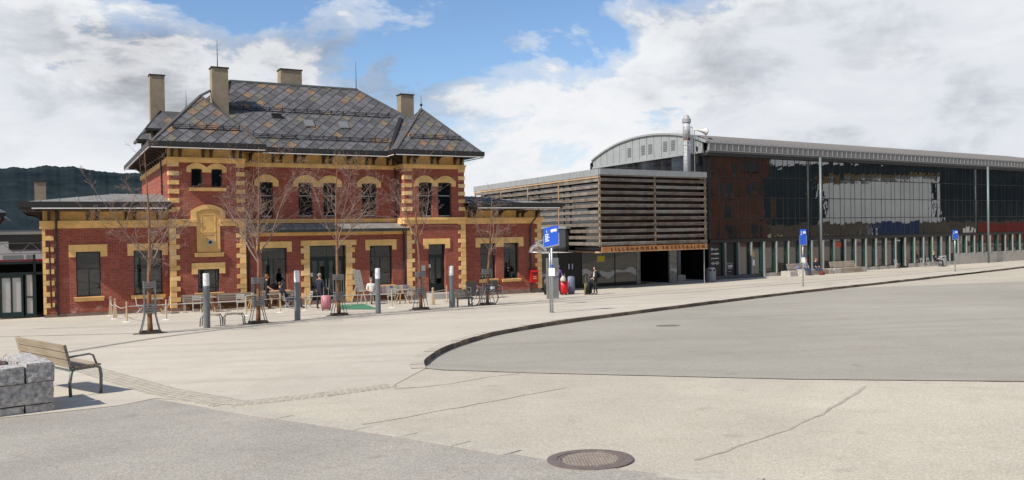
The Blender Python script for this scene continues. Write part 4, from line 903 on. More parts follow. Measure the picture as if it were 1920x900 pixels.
for (a, za), (b, zb) in zip(SA, SA[1:]):
    if b <= 16.6: MB().bar(Vector(SK(a, za+.0))+GX*.12, Vector(SK(b, zb+.0))+GX*.12, .26, .14).build('roof_edge', ZINC, HALL)
MB().bar(Vector(SK(0, gz0-.04))+GX*.08, Vector(SK(16.3, gz0-.04))+GX*.08, .24, .14).build('sill_flashing', ZINC, HALL)
for i in range(12):
    a, b = i*1.36+.04, (i+1)*1.36-.04; MB().prism([Vector(SK(a, 7.5)), Vector(SK(b, 7.5)), Vector(SK(b, gz0-.1)), Vector(SK(a, gz0-.1))], -GX*.1).build('clerestory_pane', HBLUE, HALL)
MB().prism([SK(0, 2.3), SK(16.4, 2.3), SK(16.4, 9.4), SK(0, 9.4)], -GX*.3+Vector((.3, 0, 0))).build('end_wall', BLK, HALL)
# ground floor of the glass front
sill_z = lambda u: 0.05+0.006*(u-14) if u < 45.2 else 0.92
PW = MB().box(-.065, .065, -.16, .05, 0, 1).mesh('window_post', M('post_concrete', (.29, .275, .25), .9, var=.12, scale=2))
us = [13.62+MOD*i for i in range(33)]
for i, u in enumerate(us):
    z0 = sill_z(u-.1) if u > 17 else 0.12
    if abs(u-18.0) < .3 or abs(u-16.54) < .3: z0 = -.15
    if 35.4 < u < 38: z0 = min(z0, 0.0)
    o = obj('window_post', PW, HALL, (u, -.05, z0)); o.scale.z = 2.6-z0
    MB().sb(u-.24, u-.075, -.02, .12, z0, 2.6).build('post_cover', TEAL, HALL)
    if i == 0: continue
    a, b = us[i-1]+.075, u-.24; c = max(sill_z(a), sill_z(b))
    m = HG3 if i in (1,) else HG2
    if i == 3:                                         # glazed door
        mb = MB().sb(a, a+.12, -.05, .08, -.15, 2.6); mb.sb(b-.12, b, -.05, .08, -.15, 2.6); mb.sb(a+.12, b-.12, -.05, .08, 2.05, 2.15); mb.sb(a+.12, b-.12, -.05, .08, -.15, .12)
        d_ = mb.build('door', TEAL, HALL); MB().sb(a+.12, b-.12, -.02, .0, .12, 2.05).build('pane', HG2, d_); MB().sb(a+.12, b-.12, -.02, .0, 2.15, 2.6).build('pane', HG3, d_)
        MB().sb(a+.2, a+.42, .001, .004, 1.45, 1.85).build('notice', M('yellow_notice', (.55, .33, .08), .6), d_); MB().sb(a+.2, a+.45, .001, .004, .75, 1.2).build('notice', WHITE, d_)
    elif 36.0 < (a+b)/2 < 37.3:
        d_ = MB().sb(a, b, -.10, -.05, -.1, 2.6).build('doorway', BLK, HALL); mb = MB(); [mb.sb((a+b)/2-.36+j*.12, (a+b)/2-.27+j*.12, -.049, -.044, 2.27, 2.40) for j in range(6)]; mb.build('door_lettering', M('white_print', (.72, .72, .70), .6), d_)
    else:
        p_ = MB().sb(a, b, -.06, -.02, c+.02, 2.6).build('shop_pane', m, HALL); o2 = p_
        if i > 3: MB().sb(a, b, -.02, .0, 1.55+.03*(i % 3), 1.59+.03*(i % 3)).build('glazing_rail', M('rail_grey', (.20, .18, .165), .5), p_)
        if i == 10: MB().sb(a+.1, b-.1, -.0, .01, 1.95, 2.35).build('red_notice', M('notice_red', (.5, .06, .03), .5), p_)
MB().sb(12.1, 17.0, -.1, .30, -.35, .10).build('base_step', M('dark_concrete', (.10, .10, .10), .9, var=.15, scale=2), HALL)
mb = MB().sb(18.15, 35.55, -.1, .14, -.4, .12); mb.sb(37.5, 45.2, -.1, .14, -.4, .20); mb.build('base_wall', CONC, HALL)
for i in range(12): MB().sb(45.22+i*1.46, 45.22+i*1.46+1.445, -.1, .16, -.4, .92).build('base_slab', CONC, HALL)
for u in (24.41, 50.4): MB().path([(u, -.62, -.3), (u, -.62, 9.4)], .095, 14).build('steel_column', M('column_grey', (.17, .21, .21), .45, .2), HALL, True)
# black panel with white marks
sg = MB().sb(12.0, 13.40, -.05, .03, .12, 2.55).build('sign_panel', BLK, HALL)
mb = MB()
WM = M('white_print', (.72, .72, .70), .6)
mb.ring((12.32, -.034, 2.15), (0, 1, 0), .085, .018, 16, 4); mb.prism([(12.30, -.036, 2.03), (12.40, -.036, 2.12), (12.34, -.036, 2.26)], (0, .004, 0))
for (x0, x1, z, h_) in ((12.45, 13.02, 2.14, .035), (12.62, 12.9, 2.08, .02), (12.28, 12.34, 1.78, .12), (12.38, 12.52, 1.79, .05), (12.55, 13.05, 1.79, .085), (12.28, 12.36, 1.44, .11), (12.42, 13.05, 1.44, .05)): mb.sb(x0, x1, .031, .036, z-h_/2, z+h_/2)
for i in range(24):
    a, b = 2*math.pi*i/24, 2*math.pi*(i+1)/24
    if i % 12 in (5, 6): continue
    f_ = lambda t, k: (12.66+.40*k*math.cos(t), -.036, 1.08+.12*k*math.sin(t)); mb.poly([f_(a, 1), f_(b, 1), f_(b, .82), f_(a, .82)])
mb.sb(12.42, 12.9, .031, .036, 1.055, 1.105); mb.build('logo_print', WM, sg)
sg2 = MB().sb(13.72, 14.82, -.03, .01, .15, 2.55).build('sign_panel', BLK, HALL)
mb = MB(); mb.sb(13.9, 14.66, .011, .014, 1.02, 1.035); mb.sb(14.02, 14.14, .011, .014, .86, .90); mb.sb(14.06, 14.10, .011, .014, .70, .86); mb.sb(14.18, 14.29, .011, .014, .70, .86); mb.sb(14.33, 14.42, .011, .014, .74, .90); mb.sb(14.45, 14.54, .011, .014, .70, .90); mb.sb(14.05, 14.5, .011, .014, .60, .625); mb.sb(14.12, 14.4, .011, .014, .38, .40); tag(mb.build('panel_lines', WM, sg2), kind='stuff')
# ---- slatted upper volume
SV = empty('slatted_hall', (4.648, 56.451, 0.0), HA, 'overhanging hall clad in weathered horizontal timber slats with station name board', 'building')
CU, CV, CE = -.77, 3.0, 8.75
def LF(s, z, out=0.0): return (CU+.149*s-.989*out, -CV+.989*s-.149*out, z)   # along the left face
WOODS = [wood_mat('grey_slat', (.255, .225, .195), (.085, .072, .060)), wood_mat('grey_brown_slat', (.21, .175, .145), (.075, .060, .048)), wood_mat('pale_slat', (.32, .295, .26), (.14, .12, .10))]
WOOD_LIT = [wood_mat('grey_slat_lit', (.33, .30, .26), (.115, .098, .080), 1, 1), wood_mat('brown_slat_lit', (.28, .24, .20), (.10, .082, .064), 1, 1)]  # left-face slats: sunlight painted in as lighter timber than the front
POSTW = wood_mat('post_timber', (.48, .33, .21), (.28, .18, .11), 1, 2); BOARD = wood_mat('board_timber', (.50, .235, .095), (.36, .155, .06)); EDGEW = wood_mat('edge_timber', (.58, .40, .24), (.38, .23, .13))
for r in range(11):
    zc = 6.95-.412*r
    for a, b in ((CU+.02, 3.98), (4.02, CE)):
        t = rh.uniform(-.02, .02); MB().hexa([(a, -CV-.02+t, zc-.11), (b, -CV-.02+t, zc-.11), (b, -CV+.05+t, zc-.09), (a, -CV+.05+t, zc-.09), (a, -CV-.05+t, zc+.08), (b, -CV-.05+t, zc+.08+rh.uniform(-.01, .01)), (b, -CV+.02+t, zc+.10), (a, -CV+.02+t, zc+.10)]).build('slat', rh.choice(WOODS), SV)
    for a, b in ((0.04, 5.58), (5.66, 10.55), (10.65, 15.55), (15.65, 21.2)):
        t = rh.uniform(0, .03); MB().hexa([LF(a, zc-.11, .02+t), LF(b, zc-.11, .02+t), LF(b, zc-.09, -.05), LF(a, zc-.09, -.05), LF(a, zc+.08, .05+t), LF(b, zc+.08, .05+t), LF(b, zc+.10, -.02), LF(a, zc+.10, -.02)]).build('slat', rh.choice(WOOD_LIT), SV)
for u in (CU+.06, 4.0, CE-.06): MB().sb(u-.06, u+.06, CV-.14, CV-.055, 2.66, 7.27).build('post', POSTW, SV)
for s in (5.62, 10.6, 15.6, 21.25): MB().bar(LF(s, 2.4, -.02), LF(s, 7.2, -.02), .12, .09).build('post', POSTW, SV)
for (z0, z1) in ((2.7, 4.2), (4.2, 5.7), (5.7, 7.2)):
    for a, b in ((CU+.3, 1.6), (1.66, 3.95), (4.05, 6.3), (6.36, CE-.1)): o = MB().sb(a, b, CV-.52, CV-.5, z0+.02, z1-.02).build('pane', HG3, SV)
    for a, b in ((.3, 5.5), (5.7, 10.5), (10.7, 15.5), (15.7, 21)): MB().prism([LF(a, z0+.02, -.5), LF(b, z0+.02, -.5), LF(b, z1-.02, -.5), LF(a, z1-.02, -.5)], (.02, 0, 0)).build('pane', HG3, SV)
mb = MB(); mb.prism([(CU+.62, -CV+.60, 2.35), (CE, -CV+.60, 2.35), (CE, 0, 2.35), (13, 16, 2.35), LF(21.2, 2.35, -.62)], (0, 0, 5.2)); mb.build('core', BLK, SV)
MB().prism([LF(0, 2.28, .0), (CE, -CV, 2.28), (CE, 0.2, 2.28), LF(21.2, 2.28)], (0, 0, .07)).build('soffit', BLK, SV)
MB().prism([LF(0, 7.30, .0), (CE, -CV, 7.30), (12.0, .5, 7.30), (13.5, 17, 7.30), LF(21.3, 7.30)], (0, 0, .25)).build('flat_roof', ROOFMET, SV)
# zinc parapet in sheets
for i in range(6): a = CU-.04+i*1.59; MB().sb(a+.008, a+1.582, CV-.05, CV+.10, 7.27, 7.64).build('parapet_sheet', ZINC, SV)
for i in range(22): a = i*.972; MB().hexa([LF(a+.008, 7.20, .10), LF(a+.964, 7.20, .10), LF(a+.964, 7.20, -.05), LF(a+.008, 7.20, -.05), LF(a+.008, 7.64, .10), LF(a+.964, 7.64, .10), LF(a+.964, 7.64, -.05), LF(a+.008, 7.64, -.05)]).build('parapet_sheet', ZINC, SV)
MB().bar(LF(0, 7.12, .05), LF(21.3, 7.12, .05), .14, .09).build('edge_board', EDGEW, SV); MB().sb(CU, CE, CV-.06, CV+.06, 7.19, 7.265).build('edge_board', WOODS[2], SV)
MB().bar(LF(-.02, 2.30, .04), LF(21.2, 2.30, .04), .16, .10).build('edge_board', EDGEW, SV)
nb = MB().sb(CU+.1, CE-.02, CV-.04, CV+.05, 2.32, 2.655).build('name_board', BOARD, SV); MB().sb(CU+.05, CE+.02, CV-.05, CV+.065, 2.28, 2.318).build('board_edge', EDGEW, nb)
t_ = text_mesh('name_lettering', 'LILLEHAMMER SKYSSTASJON', .30, M('letter_brown', (.022, .012, .008), .6), nb, (0, 0, 0), (R(90), 0, 0), .012, 1.9)
wv = [v.co.x for v in t_.data.vertices]; sx = (8.35+.02)/(max(wv)-min(wv)); t_.data.transform(Matrix.Diagonal((sx, 1.0, 1, 1))); t_.location = (.02, -CV-.062, 2.385)
MB().path([(8.55, -CV+.1, -.2), (8.55, -CV+.1, 2.3)], .035, 8).build('prop', GALV, SV)
# glazed lobby under the slats
def lobby(a, b, m, v=0.0, name='lobby_pane'): return MB().sb(a+.02, b-.02, v-.03, v, -.12, 2.26).build(name, m, SV)
for a, b in ((-9, -6.4), (-6.4, -3.9), (-3.9, -1.9), (0.0, 2.9), (2.9, 4.85)): lobby(a, b, HG3)
for a in (-6.4, -3.9, -1.9, 0.0, 2.9): MB().sb(a-.025, a+.025, -.05, .03, -.12, 2.28).build('lobby_mullion', DARKM, SV)
for a, b in ((-1.87, -.95), (-.93, -.03)):
    d_ = MB().sb(a, b, -.04, .0, -.1, 2.26).build('door', BLK, SV); MB().sb((b-.16) if a < -1 else (a+.1), (b-.10) if a < -1 else (a+.16), .01, .05, 1.15, 1.5).build('handle', WHITE, d_)
MB().sb(-9, 5.7, -.03, .05, -.2, -.1).build('lobby_sill', DARKM, SV)
FROST = M('frosted_film', (.50, .50, .49), .7); ET = M('etched_glass', (.24, .24, .225), .35, var=.5, scale=3, detail=6)
pts = [(4.87+.85*math.sin(i/8*math.pi/2), .85*(1-math.cos(i/8*math.pi/2))) for i in range(9)]
mb = MB()
for (a, ya), (b, yb) in zip(pts, pts[1:]): mb.poly([(a, ya, -.12), (b, yb, -.12), (b, yb, 2.26), (a, ya, 2.26)])
mb.build('curved_glass', ET, SV); MB().sb(8.0, 8.72, -.1, .02, -.12, 2.26).build('etched_pane', ET, SV)
def ribbonfilm(a, b, v, seed):
    r_ = random.Random(seed); n = int((b-a)/.22)+1; up = []; lo = []
    for i in range(n+1):
        u = a+(b-a)*i/n; m = .82+.12*math.sin(u*1.9+.6)+.07*math.sin(u*4.7); th = .10+.07*math.sin(u*2.7+1.5)+r_.uniform(-.02, .03); up.append((u, m+th)); lo.append((u, m-th-.08))
    MB().prism([(u, -v, z) for u, z in up+lo[::-1]], (0, -.004, 0)).build('mountain_film', FROST, SV)
for a, b in ((-3.8, -1.95), (0.05, 2.85), (2.95, 4.8), (8.02, 8.7)): ribbonfilm(a, b, .003 if a < 8 else .023, 4)
MB().sb(1.35, 2.0, .002, .006, 1.55, 1.95).build('notice', M('yellow_sign', (.62, .52, .03), .5), SV)
mb = MB(); mb.sb(5.72, 12.0, -7.2, -7.0, -.2, 2.4); mb.sb(7.98, 8.05, -7, -.1, -.2, 2.3); mb.sb(5.70, 5.76, -7, -.86, -.2, 2.3); mb.build('passage_wall', BLK, SV)
MB().path([(10.3, 1.5, -.2), (10.3, 1.5, 2.3)], .22, 14).build('column', M('column_concrete', (.20, .20, .20), .8), SV, True); MB().box(9.9, 10.7, 1.1, 1.9, -.2, .25).build('column_base', CONC, SV)
# steel box between station and slats
BX = MB(); BX.prism([LF(4.2, 2.35, .35), LF(9.5, 2.35, .35), LF(9.5, 3.85, .35), LF(4.2, 3.85, .35)], (.3, 0, 0)); BX.build('steel_box', M('box_steel', (.075, .08, .085), .5, .5, var=.15, scale=2), SV)
MB().prism([LF(4.0, 3.85, .42), LF(9.6, 3.85, .42), LF(9.6, 4.0, .42), LF(4.0, 4.0, .42)], (.4, 0, 0)).build('box_flashing', ZINC, SV)
# flue with ladder cage, siren horn
FL = empty('flue_stack', (4.648, 56.451, 0.0), HA, 'tall grey steel flue with ladder cage rising beside the curved roof', 'flue')
MB().lathe([(.27, 0), (.27, 2.85)], (11.0, 1.1, 7.5), 20).build('pipe', M('flue_grey', (.36, .38, .40), .6, .1), FL, True)
MB().lathe([(.272, 0), (.272, .16)], (11.0, 1.1, 10.36), 20).build('rust_band', M('rust_brown', (.16, .045, .025), .8), FL); MB().lathe([(.27, 0), (.27, 1.15)], (11.0, 1.1, 10.53), 20).build('upper_pipe', M('flue_pale', (.42, .43, .44), .55, .2), FL, True)
MB().lathe([(.31, 0), (.33, .03), (.33, .28), (.28, .33), (.16, .58), (.10, .60)], (11.0, 1.1, 11.68), 20).build('cowl', M('flue_cowl', (.30, .31, .32), .55, .2), FL)
mb = MB()
for x in (10.35, 10.75): mb.path([(x, .8, 7.6), (x, .8, 11.3)], .022, 5)
for i in range(13): mb.path([(10.35, .8, 7.7+i*.28), (10.75, .8, 7.7+i*.28)], .014, 4)
mb.build('ladder', GALV, FL); mb = MB()
for z in (9.9, 11.25): mb.path([(10.75, .8, z), (10.80, .3, z), (10.4, .05, z), (10.05, .3, z), (10.35, .8, z)], .022, 5)
for x, y in ((10.80, .3), (10.4, .05), (10.05, .3)): mb.path([(x, y, 9.3), (x, y, 11.25)], .018, 5)
mb.build('ladder_cage', GALV, FL)
SR = empty('siren_horn', (4.648, 56.451, 0.0), HA, 'white siren horn on a thin mast beside the flue', 'siren')
MB().path([(11.45, .75, 7.6), (11.45, .75, 11.15)], .035, 8).build('mast', GALV, SR); MB().path([(11.42, .75, 11.15), (11.7, .72, 11.12), (11.95, .68, 11.1), (12.2, .62, 11.08), (12.42, .55, 11.06), (12.5, .53, 11.05)], [.04, .05, .08, .14, .25, .30], 14).build('horn', M('horn_cream', (.66, .62, .55), .5), SR, True)
mb = MB(); mb.sb(11.5, 11.75, -.7, -.4, 8.6, 9.3); mb.sb(11.6, 11.9, -.75, -.5, 9.5, 9.9); mb.build('junction_box', DARKM, SR)
# ================================================================== trees with guards
def gz(x, y): return G(x, y)+0.006
BARK = M('birch_bark', (0.20, 0.098, 0.050), 0.75, var=0.35, scale=9, bump=0.3); TWIG = M('twig_bark', (0.21, 0.145, 0.115), 0.8, var=0.2, scale=4)
def make_tree(x, y, H, spread, seed, label, limbs):
    r = random.Random(seed); z0 = gz(x, y); root = empty('street_tree', (x, y, z0), 0, label, 'tree', 'bare young trees in front of the station')
    tr = MB(); cr = MB()
    pts = [Vector((0, 0, -.1))]; d = Vector((r.uniform(-.03, .03), r.uniform(-.03, .03), 1))
    n = 12
    for i in range(1, n+1):
        d = (d+Vector((r.gauss(0, .022), r.gauss(0, .022), .16))).normalized(); pts.append(pts[-1]+d*(H+.1)/n)
    rad = [max(.006, .084*(1-i/n)**0.8) for i in range(n+1)]; rad[0] = .10
    tr.path(pts, rad, 8)
    def trunk_at(h):
        t = (h+.1)/(H+.1)*n; i = min(int(t), n-1); return pts[i].lerp(pts[i+1], t-i), rad[i]+(rad[min(i+1, n)]-rad[i])*(t-i)
    def grow(p, d, ln, r0, lev):
        k = 5 if lev < 2 else 4; q = [p]; dd = d.copy()
        for i in range(k):
            dd = (dd+Vector((r.gauss(0, .13), r.gauss(0, .13), r.gauss(.07 if lev == 0 else .02, .09)))).normalized(); q.append(q[-1]+dd*ln/k)
        rr = [max(.0036, r0*(1-.85*i/k)) for i in range(k+1)]
        (tr if lev == 0 and r0 > .035 else cr).path(q, rr, 6 if lev == 0 else (4 if lev == 1 else 3), 0, lev == 0)
        if lev >= 3: return
        m = (6, 5, 4)[lev] if lev else max(6, int(ln*3.9))
        for i in range(m):
            t = r.uniform(.18, .98); j = min(int(t*k), k-1); b = q[j].lerp(q[j+1], t*k-j)
            ax = Vector((r.gauss(0, 1), r.gauss(0, 1), r.gauss(0, .7))).normalized(); nd = (dd*.8+ax*.8+Vector((0, 0, .04))).normalized()
            grow(b, nd, ln*r.uniform(.28, .52)*(1.15-t*.5), max(.0035, rr[j]*.5), lev+1)
    a0 = r.uniform(0, 6)
    for i in range(limbs[1]):
        h = limbs[0]+i*.16+r.uniform(0, .1); p, rr = trunk_at(h); a = a0+i*(2.2+r.uniform(-.3, .3)); el = r.uniform(.65, .95)
        grow(p, Vector((math.cos(a)*math.cos(el), math.sin(a)*math.cos(el), math.sin(el))), spread*r.uniform(1.25, 1.6), rr*.55, 0)
    m = 15
    for i in range(m):
        h = limbs[0]+.35+(H-limbs[0]-.7)*(i+r.random())/m; p, rr = trunk_at(h); a = a0+i*2.4+r.uniform(-.4, .4); el = r.uniform(.25, .75)
        f = 1-(h-limbs[0])/(H-limbs[0])
        grow(p, Vector((math.cos(a)*math.cos(el), math.sin(a)*math.cos(el), math.sin(el))), spread*(.5+.65*f)*r.uniform(.8, 1.2), max(.008, rr*.32), 0 if rr > .05 else 1)
    t_ = tr.build('trunk', BARK, root, True); c_ = cr.build('crown', TWIG, root); return root
tl = ['bare young tree nearest the left wing windows, in a metal guard', 'bare young tree before the left pavilion corner, beside the standing woman in black', 'bare young tree right in front of the main double door', 'bare young tree before the right pavilion door, next to the striped blanket bench', 'smallest bare young tree, with the bicycle leaning behind it']
TREES = [(-12.07, 27.90, 6.0, 1.9, 3, tl[0], (1.95, 3)), (-9.61, 31.62, 6.7, 2.35, 8, tl[1], (2.2, 4)), (-7.35, 35.45, 6.8, 2.5, 21, tl[2], (2.75, 4)), (-4.20, 38.20, 6.7, 2.2, 33, tl[3], (2.9, 3)), (-1.24, 40.77, 5.8, 1.35, 40, tl[4], (2.3, 3))]
for t in TREES: make_tree(*t)
GUARD = M('guard_grey', (0.17, 0.175, 0.175), 0.5, 0.4, var=.15, scale=6)
def tree_guard(x, y, label, rz):
    g_ = empty('tree_guard', (x, y, gz(x, y)), rz, label, 'tree guard', 'metal tree guards'); w = .17
    for sx, sy in ((-1, -1), (1, -1), (1, 1), (-1, 1)): MB().path([(sx*.30, sy*.22, 0), (sx*.29, sy*.21, .08), (sx*w, sy*w, .62), (sx*w, sy*w, 1.75)], .017, 6).build('upright', GUARD, g_)
    for zs in ((.72, .80, .88, .98), (1.55, 1.63, 1.71)):
        for z in zs:
            mb = MB()
            for (ax, ay, bx, by) in ((-w, -w, w, -w), (w, -w, w, w), (w, w, -w, w), (-w, w, -w, -w)): mb.bar((ax*1.1, ay*1.1, z), (bx*1.1, by*1.1, z), .012, .055)
            mb.build('band', GUARD, g_)
    mb = MB()
    for (ax, ay, bx, by) in ((-.31, -.23, .31, -.23), (.31, -.23, .31, .23), (.31, .23, -.31, .23), (-.31, .23, -.31, -.23)): mb.bar((ax, ay, .05), (bx, by, .05), .04, .10)
    mb.build('foot_frame', M('guard_rust', (.05, .04, .035), .7), g_)
    mb = MB().lathe([(.55, -.05), (.55, .008), (.30, .010)], n=24); mb.build('soil_plate', M('soil_grit', (.14, .12, .10), .95, var=.3, scale=12), g_)
for t, l in zip(TREES, ('metal guard round the leftmost bare tree', 'metal guard round the tree by the standing woman', 'metal guard round the tree before the main door', 'metal guard round the tree before the right pavilion door', 'metal guard round the tree with the bicycle')): tree_guard(t[0], t[1], l, R(28.5))
# ================================================================== bollard lamps
BOLG = M('bollard_grey', (.165, .18, .19), .45, .3); LENS = M('lamp_lens', (.72, .74, .74), .35)
for (x, y), l in zip(((-10.97, 30.05), (-8.45, 32.88), (-5.81, 36.14), (-2.87, 39.26)), ('slender grey bollard lamp nearest the camera, beside two low stools', 'grey bollard lamp between the reclining man and the suited man', 'grey bollard lamp in front of the seated man in white', 'grey bollard lamp beside the angular wooden bench')):
    b = empty('bollard_lamp', (x, y, gz(x, y)), 0, l, 'bollard lamp', 'bollard lamps in a row'); MB().lathe([(.115, -.05), (.115, 1.5), (.10, 1.51)], n=20).build('post', BOLG, b, False); MB().lathe([(.108, 1.505), (.108, 1.93), (.09, 1.95)], n=20).build('lens', LENS, b); MB().lathe([(.13, -.02), (.13, .012)], n=20).build('base_plate', GREYM, b)
# ================================================================== near bench and planter
pf = Vector((.75, .66, 0)).normalized(); pang = math.atan2(pf.y, pf.x)
PLN = empty('granite_planter', (-6.56, 11.96, base_z(-6.56, 11.96)), pang, 'planter of rough grey granite blocks at the left edge', 'planter')
STN = M('rough_granite', (.37, .355, .34), .9, var=.55, scale=16, bump=1.0, bscale=26, detail=12)
rp = random.Random(6)
def stone(x0, x1, y0, y1, z0, z1, seed):
    r = random.Random(seed); bm = bmesh.new(); bmesh.ops.create_cube(bm, size=1.0)
    bmesh.ops.subdivide_edges(bm, edges=bm.edges, cuts=7, use_grid_fill=True)
    from mathutils import noise
    for v in bm.verts:
        p = Vector(((v.co.x+.5)*(x1-x0)+x0, (v.co.y+.5)*(y1-y0)+y0, (v.co.z+.5)*(z1-z0)+z0)); e_ = sum(abs(abs(c)-.5) < 1e-4 for c in v.co)
        nn = noise.noise_vector(p*6.0+Vector((seed, 0, 0)))*.010+noise.noise_vector(p*19.0)*.008; c = Vector(((x0+x1)/2, (y0+y1)/2, (z0+z1)/2))
        v.co = p+nn*(.5 if p.z > .7 and e_ == 1 else 1)-(p-c).normalized()*(.006 if e_ >= 2 else 0)
    me = bpy.data.meshes.new('stone_block'); bm.to_mesh(me); bm.free(); me.materials.append(STN); o = obj('stone_block', me, PLN); return o
TZ = .70
# front run of stones (local x runs back from the right corner: negative = out of frame), local y = depth
stone(-.35, 0.0, 0.0, .55, .44, TZ, 1); stone(-1.15, -.37, 0.0, .42, .44, TZ-.03, 2); stone(-2.1, -1.17, 0, .42, .44, TZ, 3)
stone(-1.0, 0.0, 0.02, .42, .13, .43, 4); stone(-2.1, -1.02, .02, .42, .13, .43, 5)
stone(-.36, .0, .03, .42, -.25, .12, 6); stone(-1.0, -.38, .03, .42, -.25, .12, 7); stone(-2.1, -1.02, .03, .42, -.25, .12, 8)
stone(-.36, 0.0, .57, 1.5, .44, TZ-.02, 9); stone(-.36, 0, .44, 1.5, .13, .43, 10); stone(-.36, 0, .44, 1.5, -.25, .12, 11); stone(-2.1, -.38, 1.15, 1.5, -.2, TZ-.06, 12)
MB().box(-2.1, -.3, .4, 1.2, 0, TZ-.12).build('soil', M('soil', (.10, .075, .05), .95, var=.3, scale=9), PLN)
rt = random.Random(2); SH = empty('dry_shrub', (-6.56, 11.96, base_z(-6.56, 11.96)+TZ-.14), pang, 'low dry reddish shrub twigs in the granite planter', 'shrub'); mb = MB()
for i in range(130):
    p = Vector((rt.uniform(-1.5, -.55), rt.uniform(.45, 1.1), 0)); d = Vector((rt.gauss(0, .4), rt.gauss(0, .4), 1)).normalized(); q = [p]
    for k_ in range(4): d = (d+Vector((rt.gauss(0, .3), rt.gauss(0, .3), 0))).normalized(); q.append(q[-1]+d*rt.uniform(.05, .12))
    mb.path(q, [.004, .004, .003, .002, .0015], 3)
mb.build('twigs', M('dry_twig', (.20, .10, .06), .9, var=.3, scale=9), SH)
# bench seen from behind
BW = wood_mat('bench_wood', (.38, .315, .235), (.25, .20, .145)); BMET = M('bench_steel', (.17, .19, .185), .45, .5)
bz = base_z(-6.9, 13.4); BN = empty('park_bench', (-6.99, 13.27, bz), R(140.0), 'wooden slatted park bench with grey steel frame behind the granite planter', 'bench')
# local x runs along the bench away from its near end, local -y is the seat side
BLN = 1.95
def bench_frame(x):
    mb = MB(); mb.path([(x, .02, 0), (x, .03, .22), (x, 0.0, .40), (x, -.05, .44), (x, -.38, .45), (x, -.44, .42), (x, -.46, .3), (x, -.45, 0)], .025, 8); mb.build('leg_frame', BMET, BN, True)
    MB().path([(x, 0.0, .43), (x, .05, .62), (x, .10, .84)], .025, 8).build('back_support', BMET, BN); MB().path([(x, .055, .64), (x, -.28, .66), (x, -.34, .63), (x, -.40, .46)], .016, 8).build('armrest', BMET, BN, True)
for x in (.03, BLN-.03): bench_frame(x)
MB().path([(.03, -.02, .41), (BLN-.03, -.02, .41)], .02, 6).build('rail', BMET, BN)
for k_, (y0, z0) in enumerate(((.018, .49), (.048, .615), (.078, .74))): MB().hexa([(-.02, y0, z0), (BLN, y0, z0), (BLN, y0+.035, z0-.006), (-.02, y0+.035, z0-.006), (-.02, y0+.026, z0+.105), (BLN, y0+.026, z0+.105), (BLN, y0+.06, z0+.10), (-.02, y0+.06, z0+.10)]).build('back_slat', BW, BN)
for k_ in range(4): MB().box(-.02, BLN, -.44+k_*.105, -.345+k_*.105, .458, .49).build('seat_slat', BW, BN)
# ================================================================== café terrace
SW = lambda u, v: (ST.location.x+math.cos(R(28.5))*u+math.sin(R(28.5))*v, ST.location.y+math.sin(R(28.5))*u-math.cos(R(28.5))*v)
TW = wood_mat('terrace_wood', (.40, .34, .27), (.27, .22, .17)); CHM = M('chair_grey_paint', (.42, .43, .42), .5, .1); LEGW = wood_mat('leg_wood', (.42, .27, .14), (.30, .18, .09)); PANW = wood_mat('panel_wood', (.17, .095, .05), (.10, .055, .03))
def wall_bench(u, v, ln, label, rz=28.5):
    x, y = SW(u, v); b = empty('terrace_bench', (x, y, gz(x, y)), R(rz), label, 'bench', 'terrace benches along the station wall')
    for i in range(3): MB().box(0, ln, .20-i*.015, .235-i*.015, .50+i*.115, .60+i*.115).build('back_slat', TW, b)
    for i in range(4): MB().box(0, ln, -.22+i*.1, -.13+i*.1, .42, .445).build('seat_slat', TW, b)
    for xx in (.08, ln-.08):
        MB().path([(xx, -.2, 0), (xx, -.18, .42), (xx, .2, .42)], .018, 6).build('leg', CHM, b); MB().path([(xx, .25, 0), (xx, .2, .42), (xx, .19, .84)], .018, 6).build('leg', CHM, b)
    MB().box(.1, ln-.1, .28, .31, .04, .40).build('skirting_panel', PANW, b); return b
wall_bench(5.85, 1.05, 1.45, 'grey slatted terrace bench below the small pavilion window, left of the bollard'); wall_bench(7.5, 1.05, 1.75, 'grey slatted terrace bench below the pavilion, right of the nearest bollard'); wall_bench(9.7, .85, 1.7, 'grey slatted terrace bench behind the reclining man')
b3 = wall_bench(15.55, .95, 2.4, 'grey slatted terrace bench draped with a striped blanket')
bx_, by_ = SW(16.3, .95); BLK_ = empty('striped_blanket', (bx_, by_, gz(bx_, by_)), R(28.5), 'blanket of pastel stripes over the backrest of a terrace bench', 'blanket')
for i, c in enumerate(((.30, .22, .30), (.45, .38, .28), (.14, .16, .26), (.45, .36, .20), (.30, .32, .28), (.50, .42, .30), (.24, .22, .28))): 
    MB().hexa([(i*.2, .135, .47), (i*.2+.2, .135, .47), (i*.2+.2, .15, .47), (i*.2, .15, .47), (i*.2, .135, .85), (i*.2+.2, .135, .85), (i*.2+.2, .26, .86), (i*.2, .26, .86)]).build('stripe', M('blanket_%d' % i, c, .95), BLK_)
def folding_chair(x, y, rz, label):
    c = empty('folding_chair', (x, y, gz(x, y)), R(rz), label, 'chair', 'folding terrace chairs')
    for s in (-1, 1):
        MB().path([(s*.19, -.21, 0), (s*.19, .14, .45), (s*.19, .20, .85)], .013, 6).build('back_leg', CHM, c); MB().path([(s*.17, .22, 0), (s*.17, -.18, .45)], .013, 6).build('front_leg', CHM, c)
    for i in range(5): MB().box(-.20, .20, -.19+i*.075, -.135+i*.075, .45, .465).build('seat_slat', CHM, c)
    for z in (.64, .73, .80): MB().box(-.20, .20, .165+(z-.64)*.14, .18+(z-.64)*.14, z, z+.05).build('back_slat', CHM, c)
    MB().path([(-.17, .05, .18), (.17, .05, .18)], .01, 5).build('stretcher', CHM, c); return c
